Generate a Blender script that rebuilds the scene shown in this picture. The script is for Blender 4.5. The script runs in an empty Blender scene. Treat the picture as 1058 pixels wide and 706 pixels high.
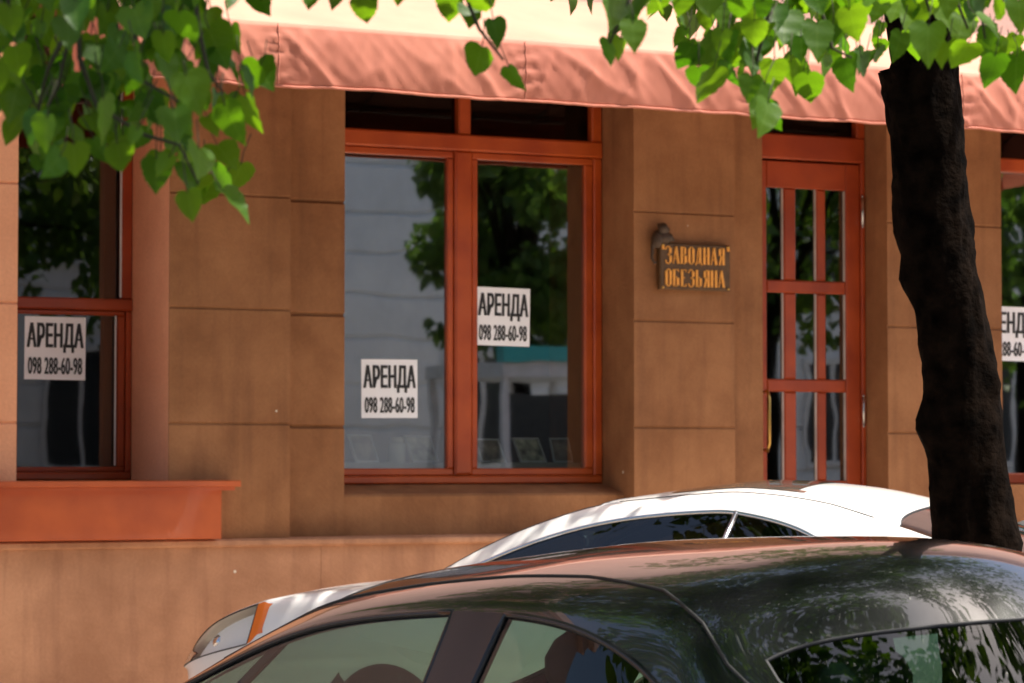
import bpy, bmesh, math, random
from mathutils import Vector, Matrix, noise
from mathutils.bvhtree import BVHTree
R = math.radians
random.seed(7)
scene = bpy.context.scene
col = scene.collection

# ------------------------------------------------------------------ camera
F, CXP, CYP, HOR, VPL = 2900.0, 529.0, 353.0, 474.0, 5900.0
CAM_H = 1.70
TH = math.atan(F / VPL)
PT = math.atan((HOR - CYP) / F)
FW = Vector((math.sin(TH) * math.cos(PT), math.cos(TH) * math.cos(PT), math.sin(PT)))
RT = Vector((math.cos(TH), -math.sin(TH), 0))
UP = RT.cross(FW)
FH = Vector((math.sin(TH), math.cos(TH), 0))
WALL_DIST = 17.6
CAM = Vector((-WALL_DIST * math.sin(TH), -WALL_DIST * math.cos(TH), CAM_H))

def ray(px, py):
    return FW + RT * ((px - CXP) / F) - UP * ((py - CYP) / F)
def at_y(px, py, y):
    d = ray(px, py); t = (y - CAM.y) / d.y
    return CAM + d * t
def at_d(px, py, depth):
    return CAM + ray(px, py) * depth
def X(px, y, py=320): return at_y(px, py, y).x
def Z(py, y, px=500): return at_y(px, py, y).z

cd = bpy.data.cameras.new('camera')
cam = bpy.data.objects.new('camera', cd); col.objects.link(cam)
cd.sensor_width = 36; cd.lens = 36 * F / 1058
cd.clip_end = 500; cd.clip_start = 0.1
cam.matrix_world = Matrix.Translation(CAM) @ Matrix((RT, UP, -FW)).transposed().to_4x4()
cd.dof.use_dof = True; cd.dof.focus_distance = 9.0; cd.dof.aperture_fstop = 7.1
scene.camera = cam

# ------------------------------------------------------------------ helpers
def tag(o, label=None, cat=None, group=None, kind=None):
    if label: o['label'] = label
    if cat: o['category'] = cat
    if group: o['group'] = group
    if kind: o['kind'] = kind
    return o
def empty(name, loc=(0, 0, 0), rz=0.0):
    o = bpy.data.objects.new(name, None); col.objects.link(o)
    o.location = loc; o.rotation_euler = (0, 0, rz); o.empty_display_size = 0.2
    return o
class MB:
    def __init__(s): s.v = []; s.f = []; s.mi = []; s.m = 0
    def add(s, vs, fs):
        b = len(s.v); s.v += [tuple(v) for v in vs]
        for f in fs: s.f.append(tuple(b + i for i in f)); s.mi.append(s.m)
        return s
    def box(s, x0, x1, y0, y1, z0, z1, c=0.0):
        if c <= 0:
            vs = [(x0,y0,z0),(x1,y0,z0),(x1,y1,z0),(x0,y1,z0),(x0,y0,z1),(x1,y0,z1),(x1,y1,z1),(x0,y1,z1)]
            return s.add(vs, [(0,3,2,1),(4,5,6,7),(0,1,5,4),(1,2,6,5),(2,3,7,6),(3,0,4,7)])
        # chamfer on the front (y0) side
        vs = [(x0+c,y0,z0+c),(x1-c,y0,z0+c),(x1-c,y0,z1-c),(x0+c,y0,z1-c),
              (x0,y0+c,z0),(x1,y0+c,z0),(x1,y0+c,z1),(x0,y0+c,z1),
              (x0,y1,z0),(x1,y1,z0),(x1,y1,z1),(x0,y1,z1)]
        fs = [(0,1,2,3),(4,5,1,0),(5,6,2,1),(6,7,3,2),(7,4,0,3),(8,9,5,4),(9,10,6,5),(10,11,7,6),(11,8,4,7),(9,8,11,10)]
        return s.add(vs, fs)
    def prism(s, prof, x0, x1):
        # prof: (y,z) closed polygon, extruded along x
        n = len(prof); vs = [(x0,y,z) for y,z in prof] + [(x1,y,z) for y,z in prof]
        fs = [(i, (i+1) % n, n+(i+1) % n, n+i) for i in range(n)] + [tuple(range(n-1,-1,-1)), tuple(range(n,2*n))]
        return s.add(vs, fs)
    def tube(s, pts, rad, n=8, cap=True):
        pts = [Vector(p) for p in pts]
        if not isinstance(rad, (list, tuple)): rad = [rad] * len(pts)
        rings = []; prev = None
        for i, p in enumerate(pts):
            t = (pts[min(i+1, len(pts)-1)] - pts[max(i-1, 0)])
            t = t.normalized() if t.length > 1e-9 else Vector((0,0,1))
            if prev is None:
                a = Vector((0,0,1)) if abs(t.z) < .9 else Vector((1,0,0))
                u = t.cross(a).normalized()
            else:
                u = prev - t * prev.dot(t)
                u = u.normalized() if u.length > 1e-6 else t.orthogonal().normalized()
            prev = u; w = t.cross(u)
            rings.append([p + (u*math.cos(2*math.pi*k/n) + w*math.sin(2*math.pi*k/n)) * rad[i] for k in range(n)])
        b = len(s.v)
        for r in rings: s.v += [tuple(v) for v in r]
        for i in range(len(rings)-1):
            for k in range(n):
                s.f.append((b+i*n+k, b+i*n+(k+1) % n, b+(i+1)*n+(k+1) % n, b+(i+1)*n+k)); s.mi.append(s.m)
        if cap:
            s.f.append(tuple(b+k for k in range(n-1,-1,-1))); s.mi.append(s.m)
            s.f.append(tuple(b+(len(rings)-1)*n+k for k in range(n))); s.mi.append(s.m)
        return s
    def lathe(s, prof, c, n=24, axis='z'):
        b = len(s.v); m = len(prof)
        for r, h in prof:
            for k in range(n):
                a = 2*math.pi*k/n; p, q = r*math.cos(a), r*math.sin(a)
                s.v.append((c[0]+p, c[1]+q, c[2]+h) if axis == 'z' else (c[0]+p, c[1]+h, c[2]+q))
        for i in range(m-1):
            for k in range(n):
                s.f.append((b+i*n+k, b+i*n+(k+1) % n, b+(i+1)*n+(k+1) % n, b+(i+1)*n+k)); s.mi.append(s.m)
        s.f.append(tuple(b+k for k in range(n-1,-1,-1))); s.mi.append(s.m)
        s.f.append(tuple(b+(m-1)*n+k for k in range(n))); s.mi.append(s.m)
        return s
    def build(s, name, mat, parent=None, smooth=False, fix=True):
        me = bpy.data.meshes.new(name); me.from_pydata(s.v, [], s.f)
        mats = mat if isinstance(mat, (list, tuple)) else [mat]
        for m in mats: me.materials.append(m)
        if len(mats) > 1: me.polygons.foreach_set('material_index', s.mi)
        if fix:
            bm = bmesh.new(); bm.from_mesh(me); bmesh.ops.recalc_face_normals(bm, faces=bm.faces); bm.to_mesh(me); bm.free()
        if smooth: me.polygons.foreach_set('use_smooth', [True]*len(me.polygons))
        me.update()
        o = bpy.data.objects.new(name, me); col.objects.link(o)
        if parent: o.parent = parent
        return o
def auto_smooth(o, deg=35):
    me = o.data
    me.polygons.foreach_set('use_smooth', [True]*len(me.polygons))
    me.set_sharp_from_angle(angle=R(deg))
    return o

# ------------------------------------------------------------------ materials
def newmat(name):
    m = bpy.data.materials.new(name); m.use_nodes = True
    nt = m.node_tree; nt.nodes.clear()
    out = nt.nodes.new('ShaderNodeOutputMaterial')
    return m, nt, out
def N(nt, t, **kw):
    n = nt.nodes.new(t)
    for k, v in kw.items():
        if k in n.inputs: n.inputs[k].default_value = v
        else: setattr(n, k, v)
    return n
def principled(name, color, rough=.5, metal=0.0, coat=0.0, var=0.0, vscale=6.0, bump=0.0, bscale=60.0, spec=.5, coat_rough=.03):
    m, nt, out = newmat(name)
    b = N(nt, 'ShaderNodeBsdfPrincipled'); nt.links.new(b.outputs[0], out.inputs[0])
    b.inputs['Base Color'].default_value = (*color, 1); b.inputs['Roughness'].default_value = rough
    b.inputs['Metallic'].default_value = metal; b.inputs['Coat Weight'].default_value = coat
    b.inputs['Coat Roughness'].default_value = coat_rough; b.inputs['Specular IOR Level'].default_value = spec
    if var or bump: tc = N(nt, 'ShaderNodeTexCoord')
    if var:
        n = N(nt, 'ShaderNodeTexNoise'); n.inputs['Scale'].default_value = vscale; n.inputs['Detail'].default_value = 6
        nt.links.new(tc.outputs['Object'], n.inputs['Vector'])
        mr = N(nt, 'ShaderNodeMapRange'); mr.inputs[1].default_value = .3; mr.inputs[2].default_value = .7
        mr.inputs[3].default_value = 1-var; mr.inputs[4].default_value = 1+var
        nt.links.new(n.outputs[0], mr.inputs[0])
        vm = N(nt, 'ShaderNodeVectorMath', operation='SCALE'); vm.inputs[0].default_value = color
        nt.links.new(mr.outputs[0], vm.inputs['Scale']); nt.links.new(vm.outputs[0], b.inputs['Base Color'])
    if bump:
        n2 = N(nt, 'ShaderNodeTexNoise'); n2.inputs['Scale'].default_value = bscale; n2.inputs['Detail'].default_value = 5
        nt.links.new(tc.outputs['Object'], n2.inputs['Vector'])
        bp = N(nt, 'ShaderNodeBump'); bp.inputs['Strength'].default_value = bump; bp.inputs['Distance'].default_value = .01
        nt.links.new(n2.outputs[0], bp.inputs['Height']); nt.links.new(bp.outputs[0], b.inputs['Normal'])
    return m

def stucco(name, c1, c2, c3, streak=.5):
    """painted render: two tones in soft clouds, vertical rain streaks, fine grain"""
    m, nt, out = newmat(name); L = nt.links.new
    b = N(nt, 'ShaderNodeBsdfPrincipled'); L(b.outputs[0], out.inputs[0])
    b.inputs['Roughness'].default_value = .85; b.inputs['Specular IOR Level'].default_value = .25
    tc = N(nt, 'ShaderNodeTexCoord')
    n1 = N(nt, 'ShaderNodeTexNoise'); n1.inputs['Scale'].default_value = 1.7; n1.inputs['Detail'].default_value = 7; n1.inputs['Roughness'].default_value = .62
    L(tc.outputs['Object'], n1.inputs['Vector'])
    r1 = N(nt, 'ShaderNodeValToRGB'); r1.color_ramp.elements[0].position = .36; r1.color_ramp.elements[1].position = .66
    r1.color_ramp.elements[0].color = (*c1, 1); r1.color_ramp.elements[1].color = (*c2, 1)
    L(n1.outputs[0], r1.inputs[0])
    mp = N(nt, 'ShaderNodeMapping'); mp.inputs['Scale'].default_value = (9, 9, .8); L(tc.outputs['Object'], mp.inputs[0])
    n2 = N(nt, 'ShaderNodeTexNoise'); n2.inputs['Scale'].default_value = 1.0; n2.inputs['Detail'].default_value = 5; n2.inputs['Roughness'].default_value = .55
    L(mp.outputs[0], n2.inputs['Vector'])
    mr = N(nt, 'ShaderNodeMapRange'); mr.inputs[1].default_value = .5; mr.inputs[2].default_value = .74; mr.inputs[3].default_value = 0; mr.inputs[4].default_value = streak
    L(n2.outputs[0], mr.inputs[0])
    mx = N(nt, 'ShaderNodeMix', data_type='RGBA'); L(mr.outputs[0], mx.inputs[0]); L(r1.outputs[0], mx.inputs[6]); mx.inputs[7].default_value = (*c3, 1)
    vo = N(nt, 'ShaderNodeTexVoronoi'); vo.inputs['Scale'].default_value = 2.6; L(tc.outputs['Object'], vo.inputs['Vector'])
    vl = N(nt, 'ShaderNodeMath', operation='LESS_THAN'); vl.inputs[1].default_value = .028; L(vo.outputs['Distance'], vl.inputs[0])
    mx2 = N(nt, 'ShaderNodeMix', data_type='RGBA'); L(vl.outputs[0], mx2.inputs[0]); L(mx.outputs[2], mx2.inputs[6]); mx2.inputs[7].default_value = (.7, .62, .5, 1)
    mx = mx2
    # fine grain
    n3 = N(nt, 'ShaderNodeTexNoise'); n3.inputs['Scale'].default_value = 55; n3.inputs['Detail'].default_value = 4
    L(tc.outputs['Object'], n3.inputs['Vector'])
    g = N(nt, 'ShaderNodeMapRange'); g.inputs[1].default_value = .3; g.inputs[2].default_value = .7; g.inputs[3].default_value = .95; g.inputs[4].default_value = 1.05
    L(n3.outputs[0], g.inputs[0])
    vm = N(nt, 'ShaderNodeVectorMath', operation='SCALE'); L(mx.outputs[2], vm.inputs[0]); L(g.outputs[0], vm.inputs['Scale'])
    L(vm.outputs[0], b.inputs['Base Color'])
    bp = N(nt, 'ShaderNodeBump'); bp.inputs['Strength'].default_value = .3; bp.inputs['Distance'].default_value = .012
    ad = N(nt, 'ShaderNodeMath', operation='MULTIPLY_ADD'); ad.inputs[1].default_value = 1.5; L(n1.outputs[0], ad.inputs[0]); L(n3.outputs[0], ad.inputs[2])
    L(ad.outputs[0], bp.inputs['Height']); L(bp.outputs[0], b.inputs['Normal'])
    return m

def wood_paint(name, c1, c2, rough=.35):
    m, nt, out = newmat(name); L = nt.links.new
    b = N(nt, 'ShaderNodeBsdfPrincipled'); L(b.outputs[0], out.inputs[0])
    b.inputs['Roughness'].default_value = rough; b.inputs['Coat Weight'].default_value = .15
    tc = N(nt, 'ShaderNodeTexCoord')
    n1 = N(nt, 'ShaderNodeTexNoise'); n1.inputs['Scale'].default_value = 3.5; n1.inputs['Detail'].default_value = 6
    L(tc.outputs['Object'], n1.inputs['Vector'])
    r = N(nt, 'ShaderNodeValToRGB'); r.color_ramp.elements[0].position = .35; r.color_ramp.elements[1].position = .65
    r.color_ramp.elements[0].color = (*c1, 1); r.color_ramp.elements[1].color = (*c2, 1)
    L(n1.outputs[0], r.inputs[0]); L(r.outputs[0], b.inputs['Base Color'])
    n2 = N(nt, 'ShaderNodeTexNoise'); n2.inputs['Scale'].default_value = 45
    L(tc.outputs['Object'], n2.inputs['Vector'])
    bp = N(nt, 'ShaderNodeBump'); bp.inputs['Strength'].default_value = .15; bp.inputs['Distance'].default_value = .004
    L(n2.outputs[0], bp.inputs['Height']); L(bp.outputs[0], b.inputs['Normal'])
    return m

def pane_glass(name, tint, refl, wave=.0, wscale=1.5, rough=0.0, gain=1.0):
    m, nt, out = newmat(name); L = nt.links.new
    tr = N(nt, 'ShaderNodeBsdfTransparent'); tr.inputs[0].default_value = (*tint, 1)
    gl = N(nt, 'ShaderNodeBsdfGlossy'); gl.inputs['Roughness'].default_value = rough
    lw = N(nt, 'ShaderNodeLayerWeight'); lw.inputs[0].default_value = .5
    fr = N(nt, 'ShaderNodeMath', operation='POWER'); fr.inputs[1].default_value = 5.0; L(lw.outputs['Facing'], fr.inputs[0])
    refl = refl + .04*gain
    ma = N(nt, 'ShaderNodeMath', operation='MULTIPLY_ADD'); ma.use_clamp = True
    ma.inputs[1].default_value = gain; ma.inputs[2].default_value = refl
    L(fr.outputs[0], ma.inputs[0])
    mx = N(nt, 'ShaderNodeMixShader'); L(ma.outputs[0], mx.inputs[0]); L(tr.outputs[0], mx.inputs[1]); L(gl.outputs[0], mx.inputs[2])
    L(mx.outputs[0], out.inputs[0])
    if wave:
        tc = N(nt, 'ShaderNodeTexCoord')
        n = N(nt, 'ShaderNodeTexNoise'); n.inputs['Scale'].default_value = wscale; n.inputs['Detail'].default_value = 2.0
        L(tc.outputs['Object'], n.inputs['Vector'])
        bp = N(nt, 'ShaderNodeBump'); bp.inputs['Strength'].default_value = 1.0; bp.inputs['Distance'].default_value = wave
        L(n.outputs[0], bp.inputs['Height']); L(bp.outputs[0], gl.inputs['Normal'])
    return m

def fabric(name, c, trans):
    m, nt, out = newmat(name); L = nt.links.new
    b = N(nt, 'ShaderNodeBsdfPrincipled'); b.inputs['Roughness'].default_value = .75; b.inputs['Sheen Weight'].default_value = .15
    t = N(nt, 'ShaderNodeBsdfTranslucent')
    tc = N(nt, 'ShaderNodeTexCoord')
    n1 = N(nt, 'ShaderNodeTexNoise'); n1.inputs['Scale'].default_value = 2.2; n1.inputs['Detail'].default_value = 6
    L(tc.outputs['Object'], n1.inputs['Vector'])
    r = N(nt, 'ShaderNodeValToRGB'); r.color_ramp.elements[0].position = .3; r.color_ramp.elements[1].position = .7
    r.color_ramp.elements[0].color = (c[0]*.9, c[1]*.86, c[2]*.86, 1); r.color_ramp.elements[1].color = (c[0]*1.06, c[1]*1.1, c[2]*1.1, 1)
    L(n1.outputs[0], r.inputs[0]); L(r.outputs[0], b.inputs['Base Color']); L(r.outputs[0], t.inputs[0])
    n2 = N(nt, 'ShaderNodeTexNoise'); n2.inputs['Scale'].default_value = 220
    L(tc.outputs['Object'], n2.inputs['Vector'])
    bp = N(nt, 'ShaderNodeBump'); bp.inputs['Strength'].default_value = .2; bp.inputs['Distance'].default_value = .003
    L(n2.outputs[0], bp.inputs['Height']); L(bp.outputs[0], b.inputs['Normal'])
    mx = N(nt, 'ShaderNodeMixShader'); mx.inputs[0].default_value = trans
    L(b.outputs[0], mx.inputs[1]); L(t.outputs[0], mx.inputs[2]); L(mx.outputs[0], out.inputs[0])
    return m

def leaf_mat(name, ca, cb, ta, tb):
    m, nt, out = newmat(name); L = nt.links.new
    oi = N(nt, 'ShaderNodeNewGeometry')
    r1 = N(nt, 'ShaderNodeValToRGB'); r1.color_ramp.elements[0].color = (*ca, 1); r1.color_ramp.elements[1].color = (*cb, 1)
    r2 = N(nt, 'ShaderNodeValToRGB'); r2.color_ramp.elements[0].color = (*ta, 1); r2.color_ramp.elements[1].color = (*tb, 1)
    L(oi.outputs['Random Per Island'], r1.inputs[0]); L(oi.outputs['Random Per Island'], r2.inputs[0])
    b = N(nt, 'ShaderNodeBsdfPrincipled'); b.inputs['Roughness'].default_value = .45; b.inputs['Specular IOR Level'].default_value = .35
    t = N(nt, 'ShaderNodeBsdfTranslucent')
    # pale veins run out from the midrib (uv: x across, y along the leaf)
    uv = N(nt, 'ShaderNodeUVMap'); sp = N(nt, 'ShaderNodeSeparateXYZ'); L(uv.outputs[0], sp.inputs[0])
    ab = N(nt, 'ShaderNodeMath', operation='ABSOLUTE'); L(sp.outputs[0], ab.inputs[0])
    su = N(nt, 'ShaderNodeMath', operation='MULTIPLY_ADD'); su.inputs[1].default_value = -.9; L(ab.outputs[0], su.inputs[0]); L(sp.outputs[1], su.inputs[2])
    mu = N(nt, 'ShaderNodeMath', operation='MULTIPLY'); mu.inputs[1].default_value = 6.0; L(su.outputs[0], mu.inputs[0])
    fr = N(nt, 'ShaderNodeMath', operation='FRACT'); L(mu.outputs[0], fr.inputs[0])
    lt = N(nt, 'ShaderNodeMath', operation='LESS_THAN'); lt.inputs[1].default_value = .1; L(fr.outputs[0], lt.inputs[0])
    l2 = N(nt, 'ShaderNodeMath', operation='LESS_THAN'); l2.inputs[1].default_value = .025; L(ab.outputs[0], l2.inputs[0])
    mxm = N(nt, 'ShaderNodeMath', operation='MAXIMUM'); L(lt.outputs[0], mxm.inputs[0]); L(l2.outputs[0], mxm.inputs[1])
    sc_ = N(nt, 'ShaderNodeMath', operation='MULTIPLY'); sc_.inputs[1].default_value = .22; L(mxm.outputs[0], sc_.inputs[0])
    v1 = N(nt, 'ShaderNodeMix', data_type='RGBA'); L(sc_.outputs[0], v1.inputs[0]); L(r1.outputs[0], v1.inputs[6]); v1.inputs[7].default_value = (.25, .38, .08, 1)
    L(v1.outputs[2], b.inputs['Base Color']); L(r2.outputs[0], t.inputs[0])
    mx = N(nt, 'ShaderNodeMixShader'); mx.inputs[0].default_value = .5
    L(b.outputs[0], mx.inputs[1]); L(t.outputs[0], mx.inputs[2]); L(mx.outputs[0], out.inputs[0])
    return m

M = {}
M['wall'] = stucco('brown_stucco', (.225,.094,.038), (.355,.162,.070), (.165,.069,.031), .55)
M['wall_pale_lit'] = stucco('pale_lit_stucco', (.70,.31,.165), (.78,.37,.205), (.60,.26,.14), .25)  # paler, pinker paint, brightened further to carry skylight from the left
M['plinth'] = stucco('plinth_stucco', (.34,.162,.088), (.51,.262,.148), (.24,.108,.064), .65)
M['upper'] = stucco('pink_stucco', (.60,.38,.32), (.68,.44,.37), (.52,.33,.28), .3)
M['wood'] = wood_paint('orange_varnish', (.33,.046,.006), (.46,.080,.011), .38)
M['wood_red'] = wood_paint('red_varnish', (.25,.032,.006), (.36,.054,.010), .4)
M['boxwood'] = wood_paint('orange_board', (.36,.060,.009), (.48,.092,.015), .5)
M['bead'] = principled('bead_reflection', (.34,.27,.24), .5, var=.2)  # pale tone stands for the reflection along each door pane's right edge
M['brass'] = principled('brass', (.55,.34,.10), .3, 1.0)
M['steel'] = principled('steel', (.55,.55,.54), .3, 1.0)
M['glass'] = pane_glass('window_glass', (.80,.83,.80), .26, .0012, 1.1, .018, 1.2)
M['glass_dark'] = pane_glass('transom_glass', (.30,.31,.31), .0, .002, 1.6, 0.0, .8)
M['room'] = principled('room_wall', (.20,.17,.14), .8, var=.2)
M['shelf'] = principled('shelf_paint', (.50,.47,.40), .6, var=.1)
M['paper'] = principled('white_paper', (.93,.94,.98), .6, var=.02)
M['ink'] = principled('black_ink', (.018,.018,.02), .6)
M['plaque'] = principled('bronze_board', (.10,.05,.017), .5, .2, var=.25, vscale=12, bump=.3)
M['gilt'] = principled('gilt_letters', (.80,.34,.055), .45, .15, var=.15, vscale=20)
M['figure'] = principled('dark_bronze', (.055,.030,.015), .5, .3, bump=.3)
M['awn_top'] = fabric('awning_cloth', (.50,.25,.165), .02)
M['awn_val'] = fabric('valance_cloth', (.60,.205,.13), .22)
M['bark'] = principled('bark', (.0055,.0034,.0023), .95, var=.85, vscale=14, bump=1.0, bscale=38, spec=.03)
M['leaf'] = leaf_mat('leaf_green', (.024,.085,.004), (.060,.150,.007), (.10,.29,.004), (.30,.54,.010))
M['leaf_far'] = leaf_mat('leaf_dark', (.03,.075,.012), (.07,.14,.02), (.06,.14,.012), (.14,.25,.02))
M['asphalt'] = principled('asphalt', (.055,.053,.05), .9, var=.25, vscale=3, bump=.5, bscale=140)
M['paving'] = principled('paving', (.46,.38,.30), .85, var=.2, vscale=2.5, bump=.3)
M['kerb'] = principled('kerb_stone', (.33,.31,.29), .85, var=.2, bump=.3)
M['black_paint'] = principled('black_paint', (.006,.006,.007), .22, 0, 1.0, spec=.5, coat_rough=.015)
M['black_paint'].node_tree.nodes['Principled BSDF'].inputs['Coat IOR'].default_value = 1.6
M['white_paint'] = principled('white_paint', (.80,.79,.77), .3, 0, .8, coat_rough=.03)
M['rubber'] = principled('rubber', (.012,.012,.012), .55)
M['trim'] = principled('black_trim', (.008,.008,.009), .25)
M['chrome'] = principled('chrome', (.6,.6,.62), .15, 1.0)
M['rim'] = principled('alloy', (.45,.45,.46), .35, 1.0)
M['carglass'] = pane_glass('tinted_car_glass', (.50,.66,.56), .015, 0, 1, 0.0, 1.0)
M['carglass_rear'] = pane_glass('rear_screen_glass', (.22,.34,.28), .02, 0, 1, 0.0, 1.2)
M['carglass_pale'] = pane_glass('pale_car_glass', (.75,.85,.78), .30, 0, 1, 0.0, .5)
M['carglass_dark'] = pane_glass('dark_car_glass', (.12,.15,.15), .03, 0, 1, 0.0, 1.1)
M['sunroof'] = principled('sunroof_glass', (.10,.085,.07), .15, 0, 1.0)
M['cabin'] = principled('cabin_cloth', (.035,.034,.034), .9, var=.2)
M['headliner'] = principled('headliner', (.09,.088,.085), .9)
M['lens'] = pane_glass('lamp_lens', (.95,.96,.96), .02, 0, 1, 0.0, .6)
M['reflector'] = principled('lamp_reflector', (.92,.94,.93), .4, .0)
M['amber'] = principled('amber_lens', (.80,.18,.02), .25, 0, .5)
M['redlens'] = principled('red_lens', (.35,.01,.01), .2, 0, .6)
M['opp'] = stucco('pale_render', (.66,.68,.70), (.76,.78,.80), (.55,.58,.62), .3)
M['opp_trim'] = principled('pale_trim', (.62,.62,.62), .8, var=.1)
M['teal'] = principled('teal_board', (.03,.36,.36), .5)
M['opp_glass'] = principled('far_glass', (.03,.035,.04), .08, 0, .3)

# ------------------------------------------------------------------ ground
KERB_Y = -9.3
mb = MB(); mb.add([(-120,-140,0),(140,-140,0),(140,60,0),(-120,60,0)], [(0,1,2,3)])
tag(mb.build('road', M['asphalt']), kind='structure')
mb = MB(); mb.box(-60, 80, KERB_Y+.18, .9, -.2, .12)
tag(mb.build('pavement', M['paving']), kind='structure')
mb = MB(); mb.box(-60, 80, KERB_Y, KERB_Y+.176, -.2, .135, .02)
tag(mb.build('kerb', M['kerb']), kind='structure')
mb = MB(); mb.box(-60, 80, -33, -25.5, -.2, .12)
tag(mb.build('pavement', M['paving']), kind='structure')

# ------------------------------------------------------------------ building
def solve_depth(px_frame, px_edge, y_edge=0.0):
    xe = X(px_edge, y_edge); a, b = y_edge, y_edge + 2
    for _ in range(60):
        m_ = (a+b)/2
        if X(px_frame, m_) < xe: a = m_
        else: b = m_
    return a
D_MAIN = solve_depth(623, 655); D_DOOR = solve_depth(895, 917); D_LEFT = min(solve_depth(137, 175), .62)
D_RIGHT = D_MAIN
YB = .12                                    # set-back wall faces
print('depths', D_MAIN, D_DOOR, D_LEFT)
GZ = .12
bld = empty('restaurant_building', (0, .5, 0))
tag(bld, 'brown stuccoed street front with orange framed windows and a glazed door', 'building')
OFF = Vector((0, -.5, 0))
def bpart(mb, name, mat, parent=None, **k):
    p = parent or bld
    o = mb.build(name, mat, None, **k)
    o.parent = p
    o.matrix_parent_inverse = Matrix.Translation(Vector((0, -.5, 0)))  if p is bld else Matrix.Identity(4)
    return o
def pier(x0, x1, yf, yb, z0, z1, joints, c=.010, dp=.011):
    prof = [(yb, z0), (yf, z0)]
    for j in sorted(joints):
        prof += [(yf, j-c), (yf+dp, j-.003), (yf+dp, j+.003), (yf, j+c)]
    prof += [(yf, z1), (yb, z1)]
    mb = MB(); mb.prism(prof, x0, x1); return mb
# vertical lines of the front
xA0, xA1 = X(175, 0), X(300, 0)
xMo0 = X(356, YB)                            # main opening left
xC0, xC1 = X(655, 0), X(759, 0)
xDo0 = X(788, YB)                            # door opening left
xR0, xR1 = X(917, 0), X(1035, 0)
xL1 = X(18, 0)
ZLED = Z(560, -.06, 250)
ZTOP = Z(40, .3, 500)                        # top of the openings, hidden by the awning
ZUP = 9.5
SH = 1.00
jA = [Z(y, 0, 240) for y in (201.5, 319, 438)]
jB = [Z(y, YB, 328) for y in (208, 325, 441)]
jC = [Z(y, 0, 706) for y in (220.5, 332.5, 442)]
jL = [Z(y, 0, 8) for y in (189, 313, 437)]
jR = [Z(y, 0, 1017) for y in (234, 340, 448)]
up = (ZTOP,)
bpart(pier(xA0, xA1, 0, 1.2, ZLED, ZTOP, jA), 'pilaster', M['wall'])
bpart(pier(xC0, xC1, 0, 1.2, GZ, ZTOP, jC), 'pilaster', M['wall'])
bpart(pier(xR0, xR1, 0, 1.2, GZ, ZTOP, jR), 'pilaster', M['wall'])
bpart(pier(xL1-1.4, xL1, 0, 1.2, ZLED, ZTOP, jL), 'pilaster', M['wall_pale_lit'])
bpart(pier(xA1+.001, xMo0, YB, 1.2, ZLED, ZTOP, jB, .014, .02), 'wall', M['wall'])
bpart(pier(xC1+.001, xDo0, YB, 1.2, GZ, ZTOP, []), 'wall', M['wall'])
# panel below the main window, with a sloping sill
zS = Z(500, D_MAIN, 480)
mb = MB(); mb.prism([(1.2, GZ), (YB+.02, GZ), (YB+.02, zS-.075), (YB+.035, zS-.06), (D_MAIN+.02, zS-.003), (1.2, zS-.003)], xMo0+.001, xC0-.001)
bpart(mb, 'sill_wall', M['wall'])
# below the left window and the right window
zSL = Z(496, D_LEFT, 80)
mb = MB(); mb.box(xL1+.001, xA0-.001, .02, 1.2, ZLED, zSL-.003); bpart(mb, 'sill_wall', M['wall'])
zSR = Z(500, D_RIGHT, 1050)
xRo1 = xR1 + 1.75
mb = MB(); mb.box(xR1+.001, xRo1, .02, 1.2, GZ, zSR-.003); bpart(mb, 'sill_wall', M['wall'])
mb = MB(); mb.box(xRo1+.001, xRo1+9, 0, 1.2, GZ, ZTOP); bpart(mb, 'wall', M['wall'])
mb = MB(); mb.box(xL1-12, xL1-1.401, .05, 1.2, ZLED, ZTOP); bpart(mb, 'wall', M['wall'])
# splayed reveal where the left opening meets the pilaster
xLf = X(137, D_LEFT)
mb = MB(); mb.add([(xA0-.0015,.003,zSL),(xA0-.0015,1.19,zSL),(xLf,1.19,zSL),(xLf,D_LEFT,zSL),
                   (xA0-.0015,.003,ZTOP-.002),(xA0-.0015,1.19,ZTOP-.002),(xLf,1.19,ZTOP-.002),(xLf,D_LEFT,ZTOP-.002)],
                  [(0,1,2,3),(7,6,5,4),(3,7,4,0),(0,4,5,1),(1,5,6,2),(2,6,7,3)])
bpart(mb, 'reveal', M['wall_pale_lit'])
# upper wall, pink
ZFAS = Z(19, 0, 816)
mb = MB(); mb.box(xL1-12, xRo1+9, -.001, 1.2, ZTOP+.002, ZFAS-.02); bpart(mb, 'lintel_wall', M['wall'])
mb = MB(); mb.box(xL1-12, xRo1+9, .004, 1.2, ZFAS-.018, ZUP); bpart(mb, 'upper_wall', M['upper'])
mb = MB(); mb.box(xL1-12.2, xRo1+9.2, -.45, 1.2, ZUP+.002, ZUP+.35); mb.box(xL1-12.1, xRo1+9.1, -.2, 1.2, ZUP-.25, ZUP+.0)
bpart(mb, 'cornice', M['upper'])
# plinth and its moulding (left of the door)
mb = MB(); xj = [xL1-12, X(330, 0), xMo0+1.6]
for xa, xb in zip(xj[:-1], xj[1:]): mb.box(xa+.0006, xb-.0006, -.035, 1.19, GZ-.1, ZLED-.03, .0015)
bpart(mb, 'plinth', M['plinth'])
mb = MB(); mb.prism([(.2, ZLED-.03), (-.055, ZLED-.03), (-.075, ZLED-.018), (-.075, ZLED+.006), (-.06, ZLED+.016), (.2, ZLED+.024)], xL1-12, xMo0+1.6)
bpart(mb, 'ledge_moulding', M['plinth'])

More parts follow.
